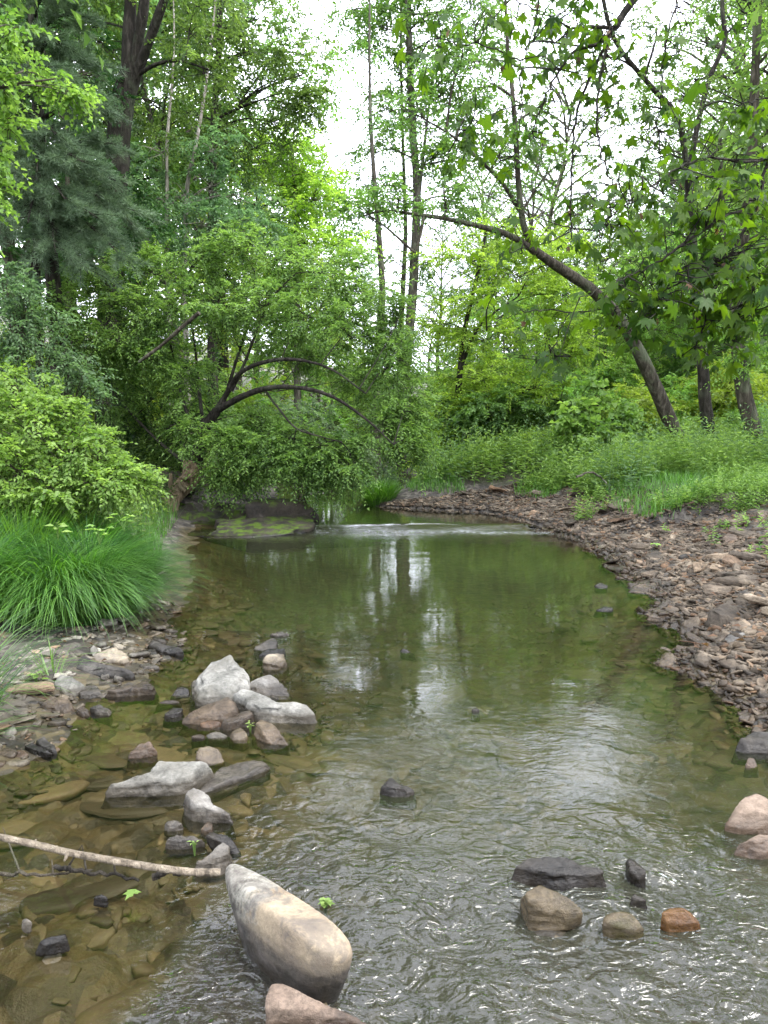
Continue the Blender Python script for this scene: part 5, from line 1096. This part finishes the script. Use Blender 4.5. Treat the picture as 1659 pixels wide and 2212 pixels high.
tussock('sedge_clump', 'sedge clump rising behind the big fountain', -2.45, 6.05, .3, 1900, .80, 5, 1.4, .006, tone=.5)
tussock('sedge_clump', 'small sedge clump trailing into the lower left corner', -2.02, 3.35, .14, 330, .75, 6, 1.6, .006, tone=.5)
tussock('sedge_clump', 'tiny sedge clump beside the far left shallows', -1.92, 2.75, .12, 200, .62, 7, 1.5, .005, tone=.5)
tussock('grass_clump', 'small grass clump at the point where the side channel joins', *[float(a) for a in P(820, 1088, .1)[:2]], .28, 800, .42, 8, .6, .012, tone=.8)
tussock('grass_clump', 'thin upright grass shoots beside the mossy rock', *[float(a) for a in P(110, 1460, .06)[:2]], .05, 22, .24, 9, .5, .005, tone=.9)

def weeds(name, label, seed, n, xr, yr, hgt, test, leafm, ln, wd, kind='stuff', stems=True):
    rs = np.random.RandomState(seed); x = rs.uniform(*xr, n * 3); y = rs.uniform(*yr, n * 3); sd = sdist(x, y); z = height(x, y, False)
    k = test(x, y, sd, z) & (np.abs(x) < y * .6 + 1); x, y, z = x[k][:n], y[k][:n], z[k][:n]; m = len(x)
    H = hgt * rs.uniform(.5, 1.15, m) * (1 + .4 * vn(np.stack([x * .9, y * .9, 0 * x], -1), 3)); d = nrm(np.stack([rs.normal(0, .22, m), rs.normal(0, .22, m), np.ones(m)], -1)); base = np.stack([x, y, z - .02], -1)
    al, aw = Acc(), Acc(); k = 13; t = np.linspace(.15, 1, k)
    pos = base[:, None] + d[:, None] * (H[:, None] * t)[..., None]; a = np.arange(k)[None] * 2.4 + rs.uniform(0, 6.28, m)[:, None]
    ax = np.stack([np.cos(a), np.sin(a), .25 + .7 * np.broadcast_to(t ** 3, a.shape)], -1) + rs.normal(0, .2, (m, k, 3)); nn = np.array([0, 0, 1.0]) + rs.normal(0, .3, (m, k, 3))
    f = (1.15 - .55 * t)[None] * rs.uniform(.7, 1.2, (m, k)); tn = np.clip(rs.uniform(.2, .85, m)[:, None] + rs.normal(0, .12, (m, k)), 0, 1)
    leaves(al, pos.reshape(-1, 3), ax.reshape(-1, 3), nn.reshape(-1, 3), (ln * f).ravel(), (wd * f).ravel(), tn.ravel(), .2, .25)
    blades(al, rs, base, rs.uniform(0, 6.28, m), np.abs(rs.normal(0, .12, m)), H, np.full(m, .007), np.full(m, .3), 3, .1)
    tag(obj(name, al.mesh(name, M[leafm])), label, 'weeds', kind=kind)
weeds('undergrowth', 'waist high leafy weeds crowding the right bank behind the gravel', 1, 3600, (.2, 10), (10.6, 17), .68, lambda x, y, sd, z: (sd > .75) & (z > .40) & ((x < 2.9) | (y > 10.9)), 'weed', .135, .042)
weeds('undergrowth', 'low bright weeds along the edge of the cut bank', 2, 2600, (-.2, 8), (9.0, 13), .26, lambda x, y, sd, z: (z > .38) & (sd > .35) & (x < 7) & (vn(np.stack([x * 1.4, y * 1.4, 0 * x], -1), 12) > -.2), 'weed', .075, .034)
weeds('undergrowth', 'taller leafy stalks standing out of the weeds on the right bank', 12, 420, (.4, 9), (10.4, 15), 1.0, lambda x, y, sd, z: (sd > .6) & (z > .42) & (vn(np.stack([x * .8, y * .8, 0 * x], -1), 31) > 0), 'leaf_grey', .12, .035)
weeds('undergrowth', 'deep green weeds of the flood plain below the trees', 3, 9000, (-3, 26), (15, 40), .55, lambda x, y, sd, z: sd > .8, 'leaf_yel', .15, .055)
weeds('undergrowth', 'weeds and ferns on the shaded left bank', 4, 5000, (-13, -1.2), (6.4, 30), .45, lambda x, y, sd, z: (sd > .45), 'leaf_mid', .11, .045)
weeds('seedlings', 'scattered green seedlings on the upper gravel bar', 5, 90, (1.6, 5.5), (5, 9.3), .16, lambda x, y, sd, z: (sd > .5) & (z > .2) & (vn(np.stack([x * 1.3, y * 1.3, 0 * x], -1), 8) > .1), 'weed', .07, .026)
def grassfield(name, label, seed, n, xr, yr, L0, test, tone):
    rs = np.random.RandomState(seed); x = rs.uniform(*xr, n * 3); y = rs.uniform(*yr, n * 3); sd = sdist(x, y); z = height(x, y, False); k = test(x, y, sd, z); x, y, z = x[k][:n], y[k][:n], z[k][:n]; m = len(x)
    acc = Acc(); blades(acc, rs, np.stack([x, y, z - .02], -1), rs.uniform(0, 6.28, m), np.abs(rs.normal(.1, .2, m)), L0 * rs.uniform(.5, 1.2, m), rs.uniform(.006, .011, m), np.clip(tone + rs.normal(0, .18, m), 0, 1), 4, .7)
    tag(obj(name, acc.mesh(name, M['sedge'])), label, 'grass', kind='stuff')
grassfield('grass', 'fresh low grass on the spit and the right bank edge', 1, 14000, (-.2, 8), (9.2, 15), .20, lambda x, y, sd, z: (sd > .45) & (z > .3) & (vn(np.stack([x * 1.1, y * 1.3, 0 * x], -1), 14) > -.1 + .35 * (x > 2.8)), .85)
grassfield('grass', 'grass between the shrubs of the left bank', 2, 9000, (-8, -1.0), (5.6, 11), .35, lambda x, y, sd, z: (sd > .3) & (z > .1), .7)

# ------------------------------------------------------------------ the sycamore overhanging from the right
def sycamore():
    rs = np.random.RandomState(200); aw, al, ad = Acc(), Acc(), Acc(); nodes = []
    def br(pts, w0, w1, sides=6, keep=True):
        p = np.array([at(*q) for q in pts]); q = smooth_path(p, 6); s = K / FPX * .5
        q = q + rs.normal(0, .008, q.shape) * np.linspace(0, 1, len(q))[:, None]
        tube(aw, q, np.linspace(w0 * s * pts[0][2], w1 * s * pts[-1][2], len(q)), sides, .2, len(nodes)); 
        if keep: nodes.append(q)
        return q
    base = np.array([3.9, 4.6, hz(3.9, 4.6) - .2]); top = np.array([3.3, 4.4, 6.6]); tr = smooth_path([base, base + (0.05, 0, 2), (3.7, 4.5, 4.2), top], 6); tube(aw, tr, np.linspace(.20, .10, len(tr)), 14, .1, 5)
    A0 = at(1420, -200, 4.3); tube(aw, smooth_path([top - (0, 0, 1.2), (2.4, 4.5, 5.6), A0, at(1370, 0, 4.2)], 5), np.linspace(.07, .022, 16), 8, .2, 6)
    LB = [br([(1372, -5, 4.2), (1340, 40, 4.2), (1328, 58, 4.2), (1317, 72, 4.2)], 16, 11, 8),
          br([(1326, 62, 4.2), (1290, 58, 4.2), (1255, 60, 4.2), (1225, 66, 4.2)], 8, 4), br([(1317, 72, 4.2), (1290, 95, 4.1), (1240, 112, 4.1), (1200, 165, 4), (1165, 240, 4), (1140, 310, 4)], 8, 2),
          br([(1317, 74, 4.2), (1300, 150, 4.1), (1294, 180, 4.1), (1292, 245, 4.05), (1298, 325, 4), (1325, 400, 4), (1345, 440, 4)], 7, 2), br([(1312, 90, 4.2), (1275, 165, 4.2), (1245, 250, 4.2), (1236, 350, 4.2), (1233, 450, 4.2), (1234, 520, 4.2)], 7, 2.5),
          br([(1255, 100, 4.1), (1150, 90, 3.9), (1130, 130, 3.8), (1080, 110, 3.8), (1040, 98, 3.7), (995, 95, 3.7), (960, 88, 3.6), (925, 84, 3.6)], 4, 1.8), br([(1210, 150, 4), (1130, 150, 3.9), (1127, 225, 3.9), (1118, 300, 3.9), (1105, 370, 3.9)], 4, 1.5),
          br([(1127, 225, 3.9), (1080, 240, 3.8), (1030, 270, 3.7), (990, 290, 3.7)], 3, 1.5), br([(1400, -10, 4.3), (1460, -5, 4.3), (1445, 60, 4.2), (1432, 130, 4.1), (1428, 210, 4.1), (1420, 280, 4.1)], 5, 2), br([(1230, 60, 4.1), (1180, 30, 4), (1120, 5, 4), (1080, -5, 4)], 4, 1.6),
          br([(1800, 250, 4.2), (1700, 300, 4.1), (1659, 350, 4), (1632, 450, 3.9), (1580, 552, 3.8), (1530, 670, 3.8), (1500, 760, 3.8)], 9, 3), br([(1632, 450, 3.9), (1570, 465, 3.8), (1500, 510, 3.7), (1430, 560, 3.6), (1380, 588, 3.6), (1325, 612, 3.5), (1260, 640, 3.5)], 7, 2),
          br([(1580, 552, 3.8), (1540, 565, 3.7), (1500, 570, 3.7), (1460, 590, 3.6), (1430, 640, 3.6), (1390, 690, 3.6)], 5, 2), br([(1300, 668, 3.9), (1240, 675, 3.8), (1190, 670, 3.8), (1140, 672, 3.7), (1095, 685, 3.7), (1050, 710, 3.7)], 3, 1.5),
          br([(1580, 560, 3.8), (1450, 620, 3.9), (1370, 650, 3.9), (1300, 668, 3.9)], 4, 3), br([(1659, 345, 4), (1600, 350, 3.9), (1520, 340, 3.8), (1440, 380, 3.7), (1340, 450, 3.6), (1290, 500, 3.6)], 6, 2), br([(1700, 560, 4), (1640, 600, 3.9), (1600, 680, 3.8), (1570, 730, 3.8)], 5, 2),
          br([(1230, 676, 3.8), (1215, 700, 3.8), (1200, 740, 3.8), (1185, 790, 3.8)], 2.5, 1.5), br([(1700, 200, 4.2), (1640, 215, 4), (1600, 225, 3.9)], 4, 2), br([(1390, 560, 3.9), (1360, 640, 3.9), (1320, 700, 3.9)], 3, 1.5), br([(1233, 500, 4.2), (1180, 525, 4.1), (1120, 540, 4.0), (1085, 560, 4.0)], 3, 1.5)]
    # lobed leaf template: petiole point, five pointed lobes with teeth, raised ribs
    ang = np.array([-180, -150, -118, -92, -72, -52, -34, -16, 0, 16, 34, 52, 72, 92, 118, 150]); rad = np.array([.10, .42, .50, .80, .52, .62, .98, .62, 1.05, .62, .98, .62, .52, .80, .50, .42])
    ang = np.radians(ang); ring = np.stack([np.cos(ang) * rad + .35, np.sin(ang) * rad * .95, 0 * ang], -1)
    ring[:, 2] = np.where(np.isin(np.arange(16), [3, 6, 8, 10, 13]), -.16, .05) - .10 * np.abs(ring[:, 1])
    LV = np.vstack([ring, [[.32, 0, 0.02]]]); LF = np.array([[i, (i + 1) % 16, 16] for i in range(16)])
    def put(pos, size, tone, hang=.6, acc=None):
        n = len(pos); a = rs.uniform(0, 6.28, n); out = np.stack([np.cos(a), np.sin(a), -hang * rs.uniform(.4, 2.2, n)], -1); A = nrm(out)
        nn = np.array([0, -.25, 1.0]) + rs.normal(0, .42, (n, 3)); B = nrm(np.cross(nn, A)); Nn = np.cross(A, B)
        cup = rs.uniform(.2, 2.6, n)[:, None]; B = B * rs.uniform(.6, 1.05, n)[:, None]
        stem = A * .45 * size[:, None]; W = pos[:, None] + stem[:, None] + size[:, None, None] * .5 * (LV[None, :, 0:1] * A[:, None] + LV[None, :, 1:2] * B[:, None] + (LV[None, :, 2] * cup)[..., None] * Nn[:, None] * 1.0)
        F = (LF[None] + (np.arange(n) * 17)[:, None, None]).reshape(-1, 3); (acc or al).add(W.reshape(-1, 3), F, np.repeat(tone, 17))
        # petioles
        r = .0016; q0 = pos; q1 = pos + stem * 1.0 + A * size[:, None] * .16; V = np.stack([q0 - B * r, q0 + B * r, q1 + B * r, q1 - B * r], 1).reshape(-1, 3); aw.add(V, (np.arange(n)[:, None] * 4 + np.arange(4)), .5)
    # leaves along the branches
    for i, q in enumerate(LB):
        if i == 0: continue
        L_ = np.linalg.norm(np.diff(q, axis=0), axis=1).sum(); dense = 1.25 * {10: 22, 11: 30, 12: 30, 14: 26, 15: 26, 16: 22, 17: 26, 13: 9, 5: 12, 7: 22, 1: 26, 9: 20, 18: 16, 19: 16}.get(i, 15)
        n = max(4, int(L_ * dense)); t = rs.uniform(.15, 1, n) * (len(q) - 1); k = t.astype(int).clip(0, len(q) - 2); f = (t - k)[:, None]; p = q[k] * (1 - f) + q[k + 1] * f + rs.normal(0, .05, (n, 3))
        put(p, rs.uniform(.05, .14, n), np.clip(rs.uniform(.1, .95, n), 0, 1))
    # clumps of leaves: u, v, Y, ru, rv, count, size
    allq = np.vstack(nodes)
    for (u, v, Y, ru, rv, n, sz_) in [(1400, 640, 3.7, 130, 60, 75, .15), (1540, 560, 3.8, 120, 90, 85, .16), (1600, 680, 3.8, 80, 70, 50, .15), (1480, 440, 3.7, 150, 60, 65, .13), (1590, 400, 3.9, 80, 60, 40, .14), (1330, 480, 3.6, 90, 60, 32, .13), (1200, 770, 3.8, 32, 32, 20, .12), (1060, 650, 3.7, 35, 20, 5, .15),
         (1290, 60, 4.1, 80, 45, 45, .12), (1200, 90, 4, 70, 50, 38, .12), (1010, 295, 3.7, 50, 25, 20, .13), (905, 105, 3.6, 35, 25, 9, .15), (1080, 100, 3.8, 50, 30, 9, .11), (1330, 150, 4.1, 60, 60, 26, .10), (1430, 130, 4.1, 60, 70, 26, .11), (1390, 250, 4, 90, 60, 36, .10), (1200, 250, 4.1, 80, 90, 36, .09), (1270, 330, 4.1, 80, 70, 26, .09),
         (1100, 500, 4, 60, 30, 13, .14), (1500, 90, 4.2, 60, 60, 14, .11), (1600, 225, 3.9, 35, 20, 8, .15), (1640, 40, 2.9, 18, 30, 3, .2), (1340, 400, 3.8, 70, 40, 24, .11), (1500, 300, 3.9, 80, 50, 22, .12), (1380, 720, 3.7, 80, 25, 14, .14), (1520, 760, 3.8, 60, 25, 12, .13), (1640, 560, 3.6, 50, 90, 40, .16), (1110, 30, 4, 60, 30, 12, .12), (1220, 440, 4.1, 60, 50, 12, .1)]:
        n = int(n * 1.2); c, r = uvblob(u, v, Y, ru * 1.15, rv * 1.15, .45); p = c + ball(rs, n, .0) * r; put(p, sz_ * rs.uniform(.4, 1.05, n), rs.uniform(.1, 1, n))
        for e in p[::3]:
            s = allq[np.argmin(np.linalg.norm(allq - e, axis=1))]
            if np.linalg.norm(s - e) < .7: tube(aw, smooth_path([s, (s + e) / 2 + rs.normal(0, .03, 3), e], 3), np.linspace(.004, .0016, 7), 4)
    p = allq[rs.randint(0, len(allq), 26)] + rs.normal(0, .03, (26, 3)); k = (p[:, 2] < 5); put(p[k], np.full(k.sum(), .05), rs.uniform(0, 1, k.sum()), 2.5, ad)
    # the rest of the crown, above and to the right of the frame
    for (x, y, z, s, n) in [(2.6, 4.4, 5.4, .8, 110), (1.6, 4.8, 5.2, .8, 80), (3.8, 3.6, 5.8, 1.0, 120), (4.0, 5.5, 4.2, .9, 100), (3.6, 4.2, 3.0, .7, 70)]:
        c = np.array([x, y, z]); put(c + ball(rs, n, .1) * s, rs.uniform(.1, .17, n), rs.uniform(0, 1, n)); tube(aw, smooth_path([tr[-3], (tr[-3] + c) / 2 + (0, 0, .2), c], 4), np.linspace(.05, .015, 9), 6)
    finish('sycamore_tree', 'sycamore leaning in from the right bank with large lobed leaves on hanging branches', 'tree', aw, al, base, 'bark_dark', 'leaf_syc', extra=(('withered_leaves', ad, 'brown_leaf', False),))
    return LV, LF
LV, LF = sycamore()

# ------------------------------------------------------------------ small things at the water
def stick():
    acc = Acc(); p = [(-90, 1782, 0, .30), (0, 1808, 0, .27), (75, 1824, 0, .24), (150, 1842, 0, .21), (250, 1860, 0, .18), (350, 1876, 0, .15), (420, 1884, 0, .13), (476, 1884, 0, .12)]
    q = smooth_path([P(u, v, z) for u, v, Y, z in p], 6); s = K / FPX * .5 * 2.5; r = np.linspace(12, 14.5, len(q)) * s; r = r * (1 + .06 * np.sin(np.arange(len(r)) * 1.9)); tube(acc, q, r, 14, .08, 3)
    tw = Acc()
    for (u, v, du, dv) in [(147, 1842, -8, 18), (72, 1822, 6, -8), (118, 1836, 5, -8), (200, 1850, 3, 7)]: a = P(u, v, .22); b = P(u + du, v + dv, .22); tube(tw, [a, (a + b) / 2, b], [.006, .005, .003], 6)
    e = empty('driftwood_stick', tuple(q[0])); tag(e, 'long pale barkless stick lying from the left edge to the big tan boulder', 'stick')
    obj('stem', acc.mesh('stem', M['stick'], True, q[0]), e); obj('twig_stub', tw.mesh('twig_stub', M['stick'], True, q[0]), e)
stick()
def branch(label, pts, w0, w1, mat, seed, name='driftwood_branch', side=()):
    acc = Acc(); q = smooth_path([P(u, v, z) for u, v, z in pts], 5); d = np.linalg.norm(q[0]); s = K / FPX * .5 * d; rs = np.random.RandomState(seed)
    q[1:-1] += rs.normal(0, .004, q[1:-1].shape); tube(acc, q, np.linspace(w0 * s, w1 * s, len(q)), 8, .3, seed)
    for t in side: b = q[int(t * (len(q) - 1))]; e = b + rs.normal(0, .05, 3) + (0, 0, .03); tube(acc, [b, (b + e) / 2, e], [.004, .003, .001], 5)
    o = obj(name, acc.mesh(name, M[mat], True, q[0]), loc=tuple(q[0])); tag(o, label, 'stick'); return o
branch('thin dark twig lying in the water under the pale stick', [(120, 1872, .0), (150, 1876, .05), (190, 1885, .03), (240, 1890, .02), (300, 1902, .01)], 10, 5, 'bark_dark', 1, side=(.2, .5, .8))
branch('submerged brown branch reaching in from the left edge', [(-20, 1878, .015), (60, 1890, .01), (130, 1885, .012), (200, 1880, .01)], 9, 4, 'bark', 2, side=(.3, .6))
branch('dark twig leaning on the end of the pale stick', [(330, 1895, .02), (370, 1882, .04), (410, 1890, .02)], 16, 8, 'bark_dark', 3, side=(.4,))
branch('crooked bare branch lying on the weeds of the right bank', [(1245, 1030, .85), (1275, 1020, .9), (1300, 1033, .8), (1310, 1045, .75)], 5, 3, 'bark', 4, side=(.5,))
def leaf_obj(name, label, pos, size, rz, mat='leaf_bright', tone=.8):
    V = LV * size * .5; a = rz; Rz = np.array([[math.cos(a), -math.sin(a), 0], [math.sin(a), math.cos(a), 0], [0, 0, 1]]); V = V @ Rz.T
    o = obj(name, mesh(name, V, LF, M[mat], np.full(len(V), tone), False), loc=tuple(pos)); tag(o, label, 'leaf'); return o
leaf_obj('fallen_leaf', 'single green lobed leaf floating below the pale stick', P(292, 1934, .012), .075, 2.4, 'leaf_bright', .6)
q = ground(1408, 1192); leaf_obj('fallen_leaf', 'single bright green leaf lying on the gravel bar', (q[0], q[1], q[2] + .09), .16, .3, 'leaf_bright', .9)
def sprout(label, pos, h, n, ln, wd, seed, mat='weed'):
    rs = np.random.RandomState(seed); al = Acc(); m = n; a = np.arange(m) * 2.4; t = np.linspace(.3, 1, m); base = np.zeros((m, 3)) + np.stack([rs.normal(0, h * .3, m), rs.normal(0, h * .3, m), t * h], -1)
    leaves(al, base, np.stack([np.cos(a), np.sin(a), .2 + 0 * a], -1), np.array([0, 0, 1.0]) + rs.normal(0, .2, (m, 3)), ln * rs.uniform(.7, 1.2, m), wd, rs.uniform(.4, 1, m), .12, .2)
    for b in base: tube(al, [np.array([0, 0, -.04]), b * .5 + (0, 0, .0), b], [.0025, .002, .0012], 4, tone=.4)
    e = obj('small_plant', al.mesh('small_plant', M[mat]), loc=tuple(pos)); tag(e, label, 'plant')
sprout('small water plant growing behind the big tan boulder', P(703, 1957, -.02), .02, 18, .022, .016, 1)
sprout('tiny green sprout on the flat grey stone above the stick', P(420, 1825, .03), .015, 5, .018, .006, 2)
sprout('tiny sprout in the gravel below the mossy rock', P(80, 1472, .05), .05, 6, .05, .035, 3)
sprout('tiny sprout between the rocks of the midstream heap', P(541, 1573, .02), .03, 7, .022, .013, 4)
sprout('broad leaved seedling poking out of the big sedge', at(215, 1165, 5.1) , .10, 8, .085, .036, 5)
sprout('second broad leaved seedling above the sedge, nearer the pool', at(268, 1135, 5.2), .08, 8, .08, .034, 6)
sprout('pale leaved plant at the left of the big sedge', at(125, 1155, 5.1), .08, 7, .08, .036, 7)
q = ground(1255, 1110)
weeds('undergrowth', 'dense leafy weeds spilling down the gravel slope left of the cut bank', 7, 230, (1.7, 3.1), (8.3, 10.3), .42, lambda x, y, sd, z: (np.hypot((x - q[0]) / .45, (y - q[1] - .3) / .7) < 1), 'weed', .075, .028)

def litter(name, label, seed, pts, size):
    rs = np.random.RandomState(seed); n = len(pts); acc = Acc(); a = rs.uniform(0, 6.28, n)
    leaves(acc, pts + (0, 0, .02), np.stack([np.cos(a), np.sin(a), rs.normal(0, .25, n)], -1), np.array([0, 0, 1.0]) + rs.normal(0, .35, (n, 3)), size * rs.uniform(.6, 1.3, n), size * .5, rs.uniform(0, 1, n), .2, .3)
    for i in range(n // 3):      # bits of twig among the leaves
        b = pts[rs.randint(n)] + (0, 0, .015); d = nrm(np.array([rs.normal(), rs.normal(), .05])) * rs.uniform(.05, .16); tube(acc, [b, b + d * .5 + rs.normal(0, .006, 3), b + d], [.003, .0025, .0015], 4, tone=rs.uniform(0, 1))
    tag(obj(name, acc.mesh(name, M['brown_leaf'])), label, 'leaf litter', kind='stuff')
pq = bank_points(240, 88, lo=.05, hi=2.5); pq[:, 2] += .03
litter('leaf_litter', 'brown leaves and twig bits lying on the right gravel bar', 3, pq, .055)
pw = area_points(150, 89, -3.6, -1.0, 2.8, 6.0, lambda x, y, sd, h: (sd > -.02) & (h < .4)); litter('leaf_litter', 'brown leaves and twig bits on the left shore', 4, pw, .035)
